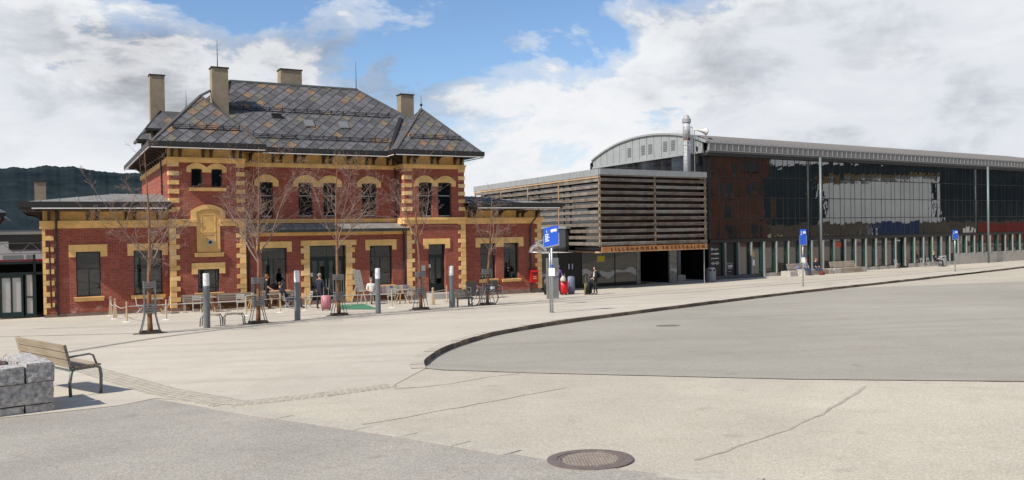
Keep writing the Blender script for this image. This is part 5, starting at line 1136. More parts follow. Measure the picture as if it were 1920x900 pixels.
for x, y, rz, l in ((-17.95, 40.4, 118, 'folding chair at the left end of the terrace by the rope posts'), (-16.75, 40.5, -62, 'folding chair right of the leftmost terrace table'), (-15.35, 40.75, 200, 'folding chair in front of the left terrace bench'), (-13.35, 41.2, 190, 'folding chair in front of the bench right of the nearest bollard'), (-11.35, 42.15, 118, 'folding chair carrying the reclining man'), (-10.40, 42.6, -60, 'empty folding chair just left of the suited man'), (-6.35, 43.9, 200, 'folding chair left of the striped blanket table'), (-5.45, 44.2, 220, 'folding chair right of the striped blanket table')): folding_chair(x, y, rz, l)
def table(x, y, rz, label, w=.7, d=.7):
    t = empty('terrace_table', (x, y, gz(x, y)), R(rz), label, 'table', 'wooden terrace tables')
    for i in range(6): MB().box(-w/2, w/2, -d/2+i*d/6+.005, -d/2+(i+1)*d/6-.005, .72, .745).build('top_slat', TW, t)
    for s in (-1, 1):
        MB().bar((s*.28, -d/2+.02, 0), (s*.12, -.05, .72), .05, .05).build('leg', LEGW, t); MB().bar((s*.28, d/2-.02, 0), (s*.12, .05, .72), .05, .05).build('leg', LEGW, t)
    return t
for x, y, l in ((-17.35, 40.75, 'wooden terrace table below the left wing window'), (-14.9, 41.1, 'wooden terrace table between the two left terrace benches'), (-13.0, 42.2, 'wooden terrace table set with white crockery beside the second tree'), (-12.2, 43.0, 'wooden terrace table behind the reclining man'), (-5.85, 44.5, 'wooden terrace table before the striped blanket')): table(x, y, 28.5, l)
for k_, (x, y, h_) in enumerate(((-13.05, 42.15, .10), (-12.85, 42.3, .14), (-13.15, 42.35, .07))):
    tag(MB().lathe([(.03, 0), (.045, .02), (.045, h_), (.035, h_)], (x, y, gz(x, y)+.746), 10).build('cup', WHITE), ('small white cup on the terrace table, nearest the tree', 'tall white jug on the terrace table', 'low white bowl on the terrace table')[k_], 'crockery')
# small round white table by the seated man
x, y = -8.0, 44.75; rt_ = empty('side_table', (x, y, gz(x, y)), 0, 'small pale side table beside the seated man in white', 'table'); MB().lathe([(.26, .70), (.26, .725), (.24, .728)], n=18).build('top', CHM, rt_)
for a in range(3): MB().path([(.22*math.cos(a*2.1), .22*math.sin(a*2.1), 0), (.05*math.cos(a*2.1), .05*math.sin(a*2.1), .70)], .013, 6).build('leg', CHM, rt_)
# rope posts and rails
POSTM = wood_mat('stanchion_wood', (.55, .43, .30), (.42, .31, .20), 1, 2); PP = [(-19.25, 40.15), (-18.04, 38.03), (-16.44, 35.71), (-15.05, 36.41), (-12.04, 37.86), (-10.98, 39.61), (-10.06, 40.78), (-8.62, 41.0), (-5.92, 41.05), (-4.04, 42.43), (-3.55, 45.13)]
PLB = ['tapered post nearest the left wing wall', 'tapered post second from the left wing wall', 'thin post left of the leftmost tree', 'thin post right of the leftmost tree', 'thin post between the second tree and the nearest bollard', 'thin post in front of the reclining man', 'thin post left of the suited man', 'thin post beside the pink suitcase', 'thin post before the striped blanket bench', 'chunky post before the right pavilion door', 'post at the right end of the terrace by the rightmost bollard']
for i, ((x, y), l) in enumerate(zip(PP, PLB)):
    p = empty('terrace_post', (x, y, gz(x, y)), R(28.5), 'wooden terrace '+l, 'post', 'terrace barrier posts'); hh = .88 if i not in (0, 1) else .92
    if i in (0, 1, 9): MB().hexa([(-.09, -.09, 0), (.09, -.09, 0), (.09, .09, 0), (-.09, .09, 0), (-.035, -.035, hh-.08), (.035, -.035, hh-.08), (.035, .035, hh-.08), (-.035, .035, hh-.08)]).hexa([(-.05, -.05, hh-.08), (.05, -.05, hh-.08), (.05, .05, hh-.08), (-.05, .05, hh-.08), (-.02, -.05, hh), (.03, -.05, hh), (.03, .05, hh), (-.02, .05, hh)]).build('shaft', POSTM, p)
    else: MB().lathe([(.036, 0), (.032, hh-.03), (.022, hh)], n=10).build('shaft', POSTM, p)
    MB().lathe([(.17, 0), (.17, .012), (.05, .03)], n=18).build('foot_plate', WHITE if i < 9 else GALV, p)
    if i+1 < len(PP):
        x2, y2 = PP[i+1]; a, b = Vector((0, 0, .66)), Vector((x2-x, y2-y, gz(x2, y2)-gz(x, y)+.66)); 
        b = Matrix.Rotation(-R(28.5), 3, 'Z') @ b
        rl = MB(); rl.path([a.lerp(b, t/8)-Vector((0, 0, .12*math.sin(math.pi*t/8) if i < 2 else 0)) for t in range(9)], .017, 6); rl.build('rail', M('rail_pale', (.40, .39, .36), .6), p)
# low grey stools without backs
def stool(x, y, rz, label):
    s = empty('low_stool', (x, y, gz(x, y)), R(rz), label, 'stool', 'backless steel stools')
    for sx in (-.32, .32):
        MB().path([(sx*1.15, -.18, 0), (sx*1.1, -.17, .30), (sx*.95, -.15, .40), (0, -.15, .43)], .022, 8).build('leg', BMET, s, True); MB().path([(sx*1.15, .18, 0), (sx*1.1, .17, .30), (sx*.95, .15, .40), (0, .15, .43)], .022, 8).build('leg', BMET, s, True)
    for i in range(4): MB().box(-.30, .30, -.17+i*.087, -.095+i*.087, .435, .455).build('seat_slat', TW, s)
stool(-11.15, 31.0, 8, 'low backless stool just left of and behind the nearest bollard'); stool(-10.40, 31.25, 8, 'low backless stool right of the nearest bollard')
# green mat, blackboard sign, suitcase
mt_ = [(-8.45, 41.0), (-6.5, 38.9), (-6.6, 40.9), (-8.1, 44.6), (-8.9, 45.2)]
tag(sheet('green_mat', [(-8.35, 40.7), (-6.55, 39.75), (-6.75, 41.2), (-8.0, 44.9), (-9.4, 44.2)], G, M('green_felt', (.055, .19, .11), .95, var=.12, scale=6), .022, .4), 'green door mat laid in front of the main station door', 'mat')
x, y = -8.05, 43.6; AB = empty('menu_board', (x, y, gz(x, y)), R(28.5), 'leaning pale menu board on an easel beside the main door', 'sign')
MB().hexa([(-.12, -.12, .78), (.34, -.12, .78), (.34, -.09, .78), (-.12, -.09, .78), (-.26, .02, 1.86), (.14, .02, 1.86), (.14, .05, 1.86), (-.26, .05, 1.86)]).build('board', M('board_grey', (.30, .28, .25), .8, var=.25, scale=14), AB)
mb = MB(); rr_ = random.Random(4)
for i in range(7):
    z = 1.72-i*.12; f_ = (z-.78)/1.08; x0 = -.10-.13*f_; yy = -.125+.14*f_
    mb.box(x0+.03, x0+.03+rr_.uniform(.18, .30), yy-.004, yy+.001, z, z+.025)
mb.build('chalk_lines', M('chalk', (.58, .57, .54), .9), AB)
for a, b in (((-.15, -.1, .95), (-.42, -.12, 0)), ((.25, -.1, .80), (.42, -.14, 0)), ((.05, 0, 1.0), (.10, .42, 0))): MB().bar(a, b, .045, .045).build('easel_leg', M('easel_wood', (.45, .40, .32), .8), AB)
def suitcase(x, y, rz, w, d, h, m, label, handle=True, trim=None):
    s = empty('suitcase', (x, y, gz(x, y)), R(rz), label, 'suitcase'); bm = bmesh.new(); bmesh.ops.create_cube(bm, size=1.0)
    for v in bm.verts: v.co = Vector((v.co.x*w, v.co.y*d, v.co.z*h+h/2+.05))
    bmesh.ops.bevel(bm, geom=bm.edges[:], offset=.055, segments=3, affect='EDGES'); me = bpy.data.meshes.new('shell'); bm.to_mesh(me); bm.free(); me.materials.append(m); me.polygons.foreach_set('use_smooth', [True]*len(me.polygons)); obj('shell', me, s)
    MB().box(-w/2-.004, w/2+.004, -.016, .016, .10, h).build('zip_band', trim or BLACK, s)
    for sx in (-1, 1):
        for sy in (-1, 1): MB().path([(sx*w*.36, sy*d*.36-.02, .03), (sx*w*.36, sy*d*.36+.02, .03)], .032, 10).build('wheel', BLACK, s)
    if handle:
        MB().path([(-w*.25, d*.3, h), (-w*.25, d*.3, h+.42), (w*.25, d*.3, h+.42), (w*.25, d*.3, h)], .012, 6).build('handle', GALV, s)
    else: MB().path([(-.08, 0, h+.04), (-.07, 0, h+.09), (.07, 0, h+.09), (.08, 0, h+.04)], .012, 6).build('handle', BLACK, s)
    for i in range(4): MB().box(-w*.36+i*w*.21, -w*.36+i*w*.21+.02, -d/2-.006, -d/2+.01, .14, h-.06).build('rib', m, s)
    return s
suitcase(-8.95, 40.2, 10, .46, .28, .68, M('pink_shell', (.42, .17, .20), .4), 'dusty pink hard suitcase beside the suited man')
suitcase(3.0, 49.1, 20, .40, .26, .82, M('red_shell', (.62, .015, .02), .4), 'bright red suitcase beside the traveller in purple')
suitcase(3.45, 49.65, 20, .42, .28, 1.02, M('lilac_shell', (.17, .18, .26), .5), 'tall grey lilac suitcase behind the red one', False)
suitcase(2.05, 49.8, 20, .40, .26, .95, M('black_shell_a', (.015, .015, .018), .5), 'black suitcase half hidden behind the bus stop pole', False)
suitcase(4.35, 48.5, 30, .44, .28, .70, M('black_shell_b', (.012, .012, .013), .55), 'black suitcase with a yellow tag held by the woman in the black jacket', True, M('yellow_trim', (.55, .5, .05), .5))
# angular wooden bench, wicker chairs, bicycle
x, y = -2.75, 39.75; AG = empty('angled_bench', (x, y, gz(x, y)), R(30), 'weathered wooden lounger bench on square steel legs by the bicycle', 'bench')
for i in range(4): MB().hexa([(i*.22, -.22, .42), (i*.22+.205, -.22, .42), (i*.22+.205, .10, .42), (i*.22, .10, .42), (i*.22, -.22, .45), (i*.22+.205, -.22, .45), (i*.22+.205, .10, .45), (i*.22, .10, .45)]).build('seat_board', WOODS[1], AG)
for i in range(4): MB().hexa([(i*.22, .10, .44), (i*.22+.205, .10, .44), (i*.22+.205, .14, .44), (i*.22, .14, .44), (i*.22, .28, .80), (i*.22+.205, .28, .80), (i*.22+.205, .32, .80), (i*.22, .32, .80)]).build('back_board', WOODS[0], AG)
for sx in (.05, .82):
    for sy in (-.18, .16): MB().box(sx-.035, sx+.035, sy-.035, sy+.035, 0, .42).build('leg', GREYM, AG)
MB().box(-.02, .90, -.24, -.20, .36, .42).build('seat_rail', GREYM, AG)
WIC = M('dark_wicker', (.05, .043, .035), .8, var=.3, scale=20)
for x, y, rz, l in ((-2.2, 47.3, 28, 'dark wicker armchair left of the bicycle against the right wing'), (-1.0, 48.0, 28, 'dark wicker armchair behind the bicycle below the right wing windows')):
    c = empty('wicker_chair', (x, y, gz(x, y)), R(rz), l, 'chair', 'wicker armchairs'); MB().box(-.3, .3, -.3, .28, .36, .44).build('seat', WIC, c); MB().hexa([(-.3, .22, .40), (.3, .22, .40), (.3, .28, .40), (-.3, .28, .40), (-.33, .34, .98), (.33, .34, .98), (.33, .40, .98), (-.33, .40, .98)]).build('backrest', WIC, c)
    for s in (-1, 1):
        MB().path([(s*.31, -.3, 0), (s*.31, -.3, .64), (s*.31, .3, .68)], .02, 6).build('arm', GREYM, c); MB().path([(s*.3, .3, 0), (s*.31, .32, .45), (s*.33, .37, .98)], .018, 6).build('leg', GREYM, c)
BK = empty('bicycle', (-1.85, 39.85, gz(-1.5, 40)), math.atan2(1.45, .72)-R(10), 'grey city bicycle leaning by the smallest tree', 'bicycle')
BK.rotation_euler = (0, 0, R(36)); FRM = M('bike_grey', (.20, .21, .22), .4, .5)
for xx in (0, 1.08):
    w_ = MB().ring((xx, 0, .345), (0, 1, 0), .325, .025, 32, 6).build('wheel', BLACK, BK); MB().ring((xx, 0, .345), (0, 1, 0), .30, .010, 28, 5).build('rim', GALV, w_); mb = MB()
    for i in range(14): a = 2*math.pi*i/14; mb.path([(xx, .02*(-1)**i, .345), (xx+.30*math.cos(a), 0, .345+.30*math.sin(a))], .0025, 3)
    mb.path([(xx, -.05, .345), (xx, .05, .345)], .025, 8); mb.build('spokes', GALV, w_)
mb = MB(); 
for a, b, r_ in (((.22, 0, .82), (.0, 0, .345), .014), ((.20, 0, .90), (.24, 0, .68), .018), ((.24, 0, .72), (.48, 0, .30), .019), ((.23, 0, .84), (.66, 0, .78), .017), ((.48, 0, .30), (.70, 0, .90), .017), ((.48, 0, .30), (1.08, 0, .345), .011), ((.67, 0, .78), (1.08, 0, .345), .010)): mb.path([a, b], r_, 6)
mb.build('frame', FRM, BK); MB().path([(.20, 0, .88), (.19, 0, 1.0), (.15, 0, 1.03)], .013, 6).build('stem', GALV, BK); MB().path([(.30, -.28, 1.0), (.20, -.22, 1.05), (.13, 0, 1.03), (.20, .22, 1.05), (.30, .28, 1.0)], .012, 6).build('handlebar', BLACK, BK)
MB().hexa([(.56, -.03, .92), (.84, -.10, .92), (.84, .10, .92), (.56, .03, .92), (.58, -.02, .96), (.83, -.08, .97), (.83, .08, .97), (.58, .02, .96)]).build('saddle', BLACK, BK); MB().ring((.48, .05, .30), (0, 1, 0), .09, .008, 20, 4).build('chainring', GALV, BK); MB().box(.80, 1.30, -.07, .07, .73, .75).build('rack', BLACK, BK)
mb = MB(); mb.path([(.48, .06, .30), (.55, .08, .15)], .012, 5); mb.box(.50, .60, .08, .17, .14, .16); mb.path([(.48, -.06, .30), (.41, -.08, .45)], .012, 5); mb.box(.36, .46, -.17, -.08, .44, .46); mb.build('cranks', GALV, BK)
tag(MB().box(0, 0.22, 0, .14, 0, .26).build('bike_bag', WHITE), 'small white bag hanging at the rear of the bicycle', 'bag'); bb = bpy.data.objects['bike_bag']; bb.location = (-.98, 40.5, gz(-1, 40.5)+.62); bb.rotation_euler = (0, 0, R(60))
# red letter box on the right wing
xx, yy = SW(26.12, .0); LB = empty('letter_box', (xx, yy, .55), R(28.5), 'red wall letter box on the brick right wing', 'letter box'); RED = M('post_red', (.42, .012, .012), .35)
MB().box(0, .5, -.28, -.01, 0, .66).build('body', RED, LB); MB().hexa([(-.02, -.32, .66), (.52, -.32, .66), (.52, -.01, .66), (-.02, -.01, .66), (-.02, -.26, .75), (.52, -.26, .75), (.52, -.01, .78), (-.02, -.01, .78)]).build('lid', RED, LB); MB().box(.15, .36, -.286, -.281, .33, .37).build('emblem', M('post_yellow', (.6, .45, .12), .5), LB); MB().box(.13, .38, -.286, -.281, .22, .27).build('emblem_text', M('post_yellow', (.6, .45, .12), .5), LB); MB().box(.08, .42, -.300, -.281, .54, .57).build('slot', BLACK, LB)
# ================================================================== bus stops
BLUE = M('sign_blue', (.02, .10, .58), .4); SWH = M('sign_white', (.75, .76, .78), .5)
def bus_stop(x, y, rz, w, h, top, label, lines_=5, num='1', double=True, leaf=True):
    b = empty('bus_stop_sign', (x, y, gz(x, y)), R(rz), label, 'bus stop sign', 'blue bus stop signs')
    MB().path([(0, 0, -.05), (0, 0, top)], .038, 10).build('pole', GALV, b, True)
    if double: MB().path([(-.10, .12, -.05), (-.10, .12, top-.2)], .03, 10).build('second_pole', GALV, b, True)
    MB().lathe([(.10, 0), (.10, .02), (.045, .04)], n=12).build('foot', GALV, b)
    p = MB().box(-w/2, w/2, -.07, -.05, top-h+.05, top+.05).build('plate', BLUE, b); fr = MB()
    fr.box(-w/2-.03, -w/2, -.075, -.045, top-h+.02, top-h*.35); fr.box(w/2, w/2+.03, -.075, -.045, top-h+.02, top-h*.35); fr.box(-w/2-.03, w/2+.03, -.075, -.045, top-h+.0, top-h+.05); fr.build('plate_frame', GALV, b)
    mb = MB(); Y0, Y1 = -.076, -.071; z = top+.0-h*.08
    mb.box(-w*.02, w*.40, Y0, Y1, z-h*.13, z-h*.03); mb.box(-w*.02, w*.36, Y0, Y1, z-h*.03, z); mb.ring((w*.07, -.074, z-h*.14), (0, 1, 0), .02, .012, 10, 4); mb.ring((w*.30, -.074, z-h*.14), (0, 1, 0), .02, .012, 10, 4)
    rr = random.Random(7)
    for i in range(lines_): mb.box(-w*.42, -w*.42+w*rr.uniform(.2, .36), Y0, Y1, top-h*(.30+i*.085)-.018, top-h*(.30+i*.085)+.018)
    mb.build('pictogram', SWH, p); text_mesh('number', num, h*.22, SWH, p, (-w*.30, -.072, top-h*.22), (R(90), 0, 0), .002, 1, 'CENTER')
    if leaf: MB().box(-.12, .12, -.06, -.04, 1.42, 1.72).build('timetable', WHITE, b); MB().lathe([(.045, 1.75), (.045, 1.85)], n=10).build('clamp', BLUE, b)
    return b
bs1 = bus_stop(1.51, 32.13, -12, .56, .72, 3.25, 'large blue bus stop sign with number 1 near the station corner', 5, '1', True, True)
def lean(o):   # the bent first plate: its right side hangs higher
    for ch in o.children:
        if ch.name.split('.')[0] in ('plate', 'plate_frame'):
            for v in ch.data.vertices: v.co.z += .20*v.co.x
            for g_ in ch.children:
                if g_.name.startswith('pictogram'):
                    for v in g_.data.vertices: v.co.z += .20*v.co.x
                else: g_.location.z += .20*g_.location.x
lean(bs1)
bus_stop(17.28, 49.94, 8, .40, .92, 3.35, 'blue bus stop sign before the two people sitting on the bench', 1, '2', False)
bus_stop(35.66, 67.64, 8, .46, .72, 3.28, 'farthest blue bus stop sign, before the stepped concrete base wall', 1, '3', False, False)
# dome lamp and information pillar
IP = empty('information_pillar', (2.15, 45.3, gz(2.15, 45.3)), R(22), 'tall grey oval information pillar behind the first bus stop', 'pillar')
GP2 = M('pillar_grey', (.24, .25, .26), .4, .4, var=.1); MB().hexa([(-.33, -.09, 0), (.33, -.09, 0), (.33, .09, 0), (-.33, .09, 0), (-.33, -.09, 2.2), (.33, -.09, 2.2), (.33, .09, 2.2), (-.33, .09, 2.2)]).build('body', GP2, IP); MB().ring((.05, -.095, 1.45), (0, 1, 0), .26, .03, 26, 6).build('oval_ring', GREYM, IP)
DL = empty('dome_lamp', (1.25, 38.5, gz(1.25, 38.5)), 0, 'clear glass dome lamp hanging from a slim mast by the right wing', 'lamp')
dg_ = glass_mat('dome_glass', (.80, .79, .78), .05); MB().lathe([(.44, 0), (.43, .10), (.36, .24), (.22, .35), (.06, .40)], (-.06, 0, 2.45), 24, 0, False).build('dome', dg_, DL, True); MB().lathe([(.16, 0), (.16, .05), (.06, .08)], (-.06, 0, 2.86), 14).build('cap', GALV, DL); MB().ring((-.06, 0, 2.45), (0, 0, 1), .44, .016, 28, 6).build('rim', GALV, DL)
MB().path([(-.06, 0, 2.92), (.2, .02, 3.0), (.56, .05, 2.95), (.56, .05, 0)], .03, 8).build('mast', GALV, DL); MB().lathe([(.05, 0), (.07, .12), (.03, .16)], (-.06, 0, 2.58), 10).build('bulb_holder', M('amber', (.4, .25, .12), .4), DL)
# ================================================================== litter bins, concrete benches, chairs by the glass front
HW = lambda u, v: (4.648+.8391*u+.5439*v, 56.451+.5439*u-.8391*v)
for (u, v, l) in ((10.6, 1.55, 'round grey litter bin under the end of the name board'), (41.6, 1.0, 'round grey litter bin beside the man sitting far right')):
    x, y = HW(u, v); b = empty('litter_bin', (x, y, gz(x, y)), 0, l, 'litter bin', 'grey litter bins'); MB().lathe([(.34, 0), (.36, .05), (.36, .88), (.30, .95)], n=20).build('body', M('bin_grey', (.27, .28, .28), .5, .3), b, False); MB().lathe([(.30, .95), (.31, 1.0), (.15, 1.04)], n=20).build('lid', GALV, b)
    for a in (-1.9, -1.0): MB().box(-.08, .08, -.02, .02, -.06, .06).build('opening', BLACK, b); o = b.children[-1]; o.location = (.352*math.cos(a), .352*math.sin(a), .83); o.rotation_euler = (0, 0, a+math.pi/2)
def stone_bench(u0, u1, v, label, back=(0.2, .95)):
    x, y = HW(u0, v); L_ = u1-u0; b = empty('stone_bench', (x, y, gz(x, y)-.02), HA, label, 'bench', 'stone and timber benches along the glass front')
    MB().box(0, .9, -.45, .45, 0, .42).build('stone_end', CONC, b); MB().box(L_-.55, L_, -.45, .45, 0, .42).build('stone_end', CONC, b)
    for i in range(3): MB().box(.92, L_-.57, -.43+i*.3, -.15+i*.3, .36, .44).build('seat_board', TW, b)
    for i in range(3): MB().box(.92, L_-.57, -.44, -.41, .03+i*.12, .13+i*.12).build('front_board', TW, b)
    for i in range(3): MB().hexa([(L_*back[0], .28+i*.05, .50+i*.16), (L_*back[1], .28+i*.05, .50+i*.16), (L_*back[1], .33+i*.05, .50+i*.16), (L_*back[0], .33+i*.05, .50+i*.16), (L_*back[0], .31+i*.05, .64+i*.16), (L_*back[1], .31+i*.05, .64+i*.16), (L_*back[1], .36+i*.05, .64+i*.16), (L_*back[0], .36+i*.05, .64+i*.16)]).build('back_board', TW, b)
    return b
stone_bench(19.3, 24.6, 1.15, 'stone and timber bench with two people sitting on it', (.12, .50)); stone_bench(24.75, 29.1, 1.15, 'empty stone and timber bench with tall slatted back', (.12, .88))
for u, v, l in ((34.6, .9, 'single metal chair left of the dark doorway'), (38.6, .9, 'metal chair right of the dark doorway'), (39.6, .9, 'metal chair next to the man sitting far right'), (40.45, .95, 'metal chair carrying the man far right')):
    x, y = HW(u, v); folding_chair(x, y, 33, l)['group'] = 'metal chairs by the glass front'
x, y = HW(20.1, 1.75); CB = tag(MB().hexa([(0, 0, 0), (.85, 0, 0), (.85, .03, 0), (0, .03, 0), (.12, .22, .52), (.97, .22, .52), (.97, .25, .52), (.12, .25, .52)]).build('cardboard_sheet', M('cardboard_white', (.62, .55, .48), .8, var=.2, scale=6)), 'pale sheet of card leaning against the stone bench', 'card'); CB.location = (x, y, gz(x, y)); CB.rotation_euler = (0, 0, HA)
def soft_bag(name, x, y, z, w, d, h, m, label):
    bm = bmesh.new(); bmesh.ops.create_icosphere(bm, subdivisions=3, radius=1.0)
    for v in bm.verts: f_ = 1-.25*max(0, v.co.z); v.co = Vector((v.co.x*w*f_, v.co.y*d*f_, (v.co.z*h if v.co.z > -.6 else -.6*h)+.6*h))
    me = bpy.data.meshes.new('body'); bm.to_mesh(me); bm.free(); me.materials.append(m); me.polygons.foreach_set('use_smooth', [True]*len(me.polygons)); e_ = empty(name, (x, y, z), .4, label, 'bag'); obj('body', me, e_); MB().path([(-w*.5, 0, h*1.3), (-w*.3, 0, h*1.8), (w*.3, 0, h*1.8), (w*.5, 0, h*1.3)], .012, 6).build('strap', m, e_)
x, y = HW(22.6, 2.0); soft_bag('rucksack', x, y, gz(x, y), .28, .2, .2, M('maroon_cloth', (.13, .03, .03), .9), 'small maroon bag on the ground at the sitters feet')
x, y = HW(20.75, 1.15); soft_bag('rucksack', x, y, gz(x, y)+.42, .33, .22, .25, M('grey_blue_cloth', (.13, .14, .20), .9), 'grey blue rucksack on the stone bench')
x, y = 3.02, 49.05; soft_bag('shoulder_bag', x-.08, y-.1, gz(x, y)+.80, .17, .12, .20, M('cream_cloth', (.55, .50, .43), .9), 'cream shoulder bag carried by the traveller in purple')
x, y = 4.95, 48.45; soft_bag('rucksack', x, y, gz(x, y)+.98, .16, .15, .20, M('black_cloth', (.015, .015, .017), .9), 'black rucksack on the back of the woman in black')
# ================================================================== people
SKIN = M('skin', (.50, .29, .20), .6)
def stand(lean=0.0, stride=.08, armR=None, armL=None, turn=0.0):
    J = dict(pelvis=(0, 0, .95, .145), waist=(0, .01, 1.08, .13), chest=(0, .0, 1.30, .155), neckb=(0, -.01, 1.46, .075), neck=(0, .0, 1.53, .055), head=(0, .02, 1.63, .092), top=(0, .01, 1.715, .062), nose=(0, .125, 1.625, .014))
    for s, k in ((1, 'R'), (-1, 'L')):
        J['sh'+k] = (s*.185, -.01, 1.42, .07); J['el'+k] = (s*.25, -.03, 1.15, .05); J['wr'+k] = (s*.25, .07, .92, .033); J['pa'+k] = (s*.245, .10, .84, .034)
        J['hip'+k] = (s*.095, 0, .90, .098); J['kn'+k] = (s*.105, .02+s*stride*.4, .50, .064); J['an'+k] = (s*.11, -.02+s*stride, .09, .043); J['to'+k] = (s*.125, .15+s*stride, .045, .04)
    for k, v in (armR or {}).items(): J[k+'R'] = v
    for k, v in (armL or {}).items(): J[k+'L'] = v
    return J
def sit(back=0.0, knees=.14, seat=.46, legx=.0):
    b = back; h = seat+.10
    J = dict(pelvis=(0, 0, h, .15), waist=(0, -b*.25, h+.14, .135), chest=(0, -b*.65, h+.36, .155), neckb=(0, -b*.95, h+.52, .075), neck=(0, -b*1.0, h+.59, .055), head=(0, -b*1.0+.03, h+.69, .092), top=(0, -b*1.02+.02, h+.775, .062), nose=(0, -b+.135, h+.685, .014))
    for s, k in ((1, 'R'), (-1, 'L')):
        J['sh'+k] = (s*.185, -b*.88, h+.48, .07); J['el'+k] = (s*.27, -b*.5+.06, h+.22, .05); J['wr'+k] = (s*.17, .22, h+.14, .033); J['pa'+k] = (s*.13, .29, h+.12, .034)
        J['hip'+k] = (s*.10, .04, h-.02, .10); J['kn'+k] = (s*knees, .46+legx, h-.01, .066); J['an'+k] = (s*knees, .44+legx*2.2, .09, .043); J['to'+k] = (s*(knees+.02), .61+legx*2.2, .045, .04)
    return J
EDG = [('pelvis', 'waist'), ('waist', 'chest'), ('chest', 'neckb'), ('neckb', 'neck'), ('neck', 'head'), ('head', 'top'), ('head', 'nose')]
for k in 'RL': EDG += [('chest', 'sh'+k), ('sh'+k, 'el'+k), ('el'+k, 'wr'+k), ('wr'+k, 'pa'+k), ('pelvis', 'hip'+k), ('hip'+k, 'kn'+k), ('kn'+k, 'an'+k), ('an'+k, 'to'+k)]
def person(x, y, z, rz, J, scale, label, top, legs, hair, shoes=BLACK, hairlen=0, sleeves=True, shirt=None, open_front=None):
    names = list(J); P = [Vector(J[n][:3]) for n in names]; Rr = [J[n][3] for n in names]; E_ = [(names.index(a), names.index(b)) for a, b in EDG]
    # fingers
    for k in 'RL':
        pi, wi = names.index('pa'+k), names.index('wr'+k); d = (P[pi]-P[wi]).normalized(); sx = d.cross(Vector((0, 0, 1)) if abs(d.z) < .9 else Vector((0, 1, 0))).normalized()
        base = len(P)
        for f in range(4): P.append(P[pi]+d*(.062+.01*(f in (1, 2)))+sx*(f-1.5)*.019+Vector((0, .012, 0))); Rr.append(.0085); E_.append((pi, base+f)); names.append('f%d%s' % (f, k))
        P.append(P[wi].lerp(P[pi], .6)+sx*.05+d*.02); Rr.append(.009); E_.append((wi, len(P)-1)); names.append('th'+k)
    me = bpy.data.meshes.new('sk'); me.from_pydata([tuple(p) for p in P], E_, []); o = bpy.data.objects.new('sk', me); COL.objects.link(o)
    md = o.modifiers.new('skin', 'SKIN'); md.use_smooth_shade = True
    for i, sv in enumerate(me.skin_vertices[0].data): sv.radius = (Rr[i], Rr[i]); sv.use_root = (i == 0)
    ss = o.modifiers.new('sub', 'SUBSURF'); ss.levels = 1; ss.render_levels = 1
    dg = bpy.context.evaluated_depsgraph_get(); bme = bpy.data.meshes.new_from_object(o.evaluated_get(dg)); bpy.data.objects.remove(o)
    bme.materials.clear()
    for m in (SKIN, top, legs, shoes, shirt or top): bme.materials.append(m)
    segs = [(P[names.index(a)], P[names.index(b)], a, b) for a, b in EDG]
    for pl_ in bme.polygons:
        c = pl_.center; best = None
        for a, b, na, nb in segs:
            t = max(0, min(1, (c-a).dot(b-a)/max(1e-9, (b-a).length_squared))); d = (c-(a+(b-a)*t)).length
            if best is None or d < best[0]: best = (d, na, nb, t)
        _, na, nb, t = best
        if nb in ('head', 'top', 'nose', 'neck'): zone = 0
        elif nb.startswith('pa') or (nb.startswith('wr') and (t > .75 or not sleeves)): zone = 0
        elif nb.startswith('to') or (nb.startswith('an') and t > .9): zone = 3
        elif nb.startswith(('kn', 'an')) or (nb.startswith('hip') and t > .3): zone = 2
        else:
            zone = 1
            if shirt and nb in ('chest', 'waist', 'neckb') and c.y > P[names.index('chest')].y+.05 and abs(c.x) < .085: zone = 4
        pl_.material_index = zone
    bme.name = 'body'; bme.polygons.foreach_set('use_smooth', [True]*len(bme.polygons))
    root = empty('person', (x, y, z), R(rz), label, 'person'); root.scale = (scale,)*3; obj('body', bme, root)
    hd, tp = P[names.index('head')], P[names.index('top')]; bm = bmesh.new(); bmesh.ops.create_icosphere(bm, subdivisions=3, radius=1.0)
    for v in bm.verts:
        q = v.co.copy()
        if q.y > .25 and q.z < .45: q.y = .25+(q.y-.25)*.1
        zz = q.z*.125 if q.z > 0 else q.z*(.10+hairlen)
        v.co = Vector((q.x*(.098 if q.z > -.3 else .085+.02*(hairlen > 0)), q.y*.112-.014, zz+.035))+hd
    hm = bpy.data.meshes.new('hair'); bm.to_mesh(hm); bm.free(); hm.materials.append(hair); hm.polygons.foreach_set('use_smooth', [True]*len(hm.polygons)); obj('hair', hm, root)
    return root
NAVY = M('navy_cloth', (.016, .021, .036), .85); JEAN = M('jeans', (.035, .055, .11), .9); BLKC = M('black_cloth', (.015, .015, .017), .9); WHT = M('white_tee', (.62, .60, .56), .85); LBL = M('light_blue_shirt', (.40, .47, .58), .85); PUR = M('purple_cloth', (.10, .035, .20), .85); GRYT = M('grey_trousers', (.16, .16, .165), .9); DKT = M('dark_trousers', (.02, .022, .028), .9); BEI = M('beige_trousers', (.26, .23, .19), .9)
HBR = M('brown_hair', (.045, .025, .014), .7); HGR = M('grey_hair', (.22, .20, .18), .8); HBK = M('black_hair', (.012, .010, .009), .6); HRD = M('auburn_hair', (.20, .07, .025), .7); HBL = M('fair_hair', (.30, .20, .10), .7)
aR = dict(el=(.26, .02, 1.16, .05), wr=(.28, .22, 1.0, .033), pa=(.28, .29, .98, .034))
person(-9.51, 41.36, gz(-9.51, 41.36), -25, stand(stride=.06, armR=aR), 1.0, 'man in a dark navy suit with his back turned at the station door', NAVY, DKT, HGR)
person(-12.62, 43.1, gz(-12.6, 43.1), -75, stand(stride=.03, armR=aR), .98, 'woman in a black T-shirt standing behind the second tree', BLKC, DKT, HRD, hairlen=.05, sleeves=False)
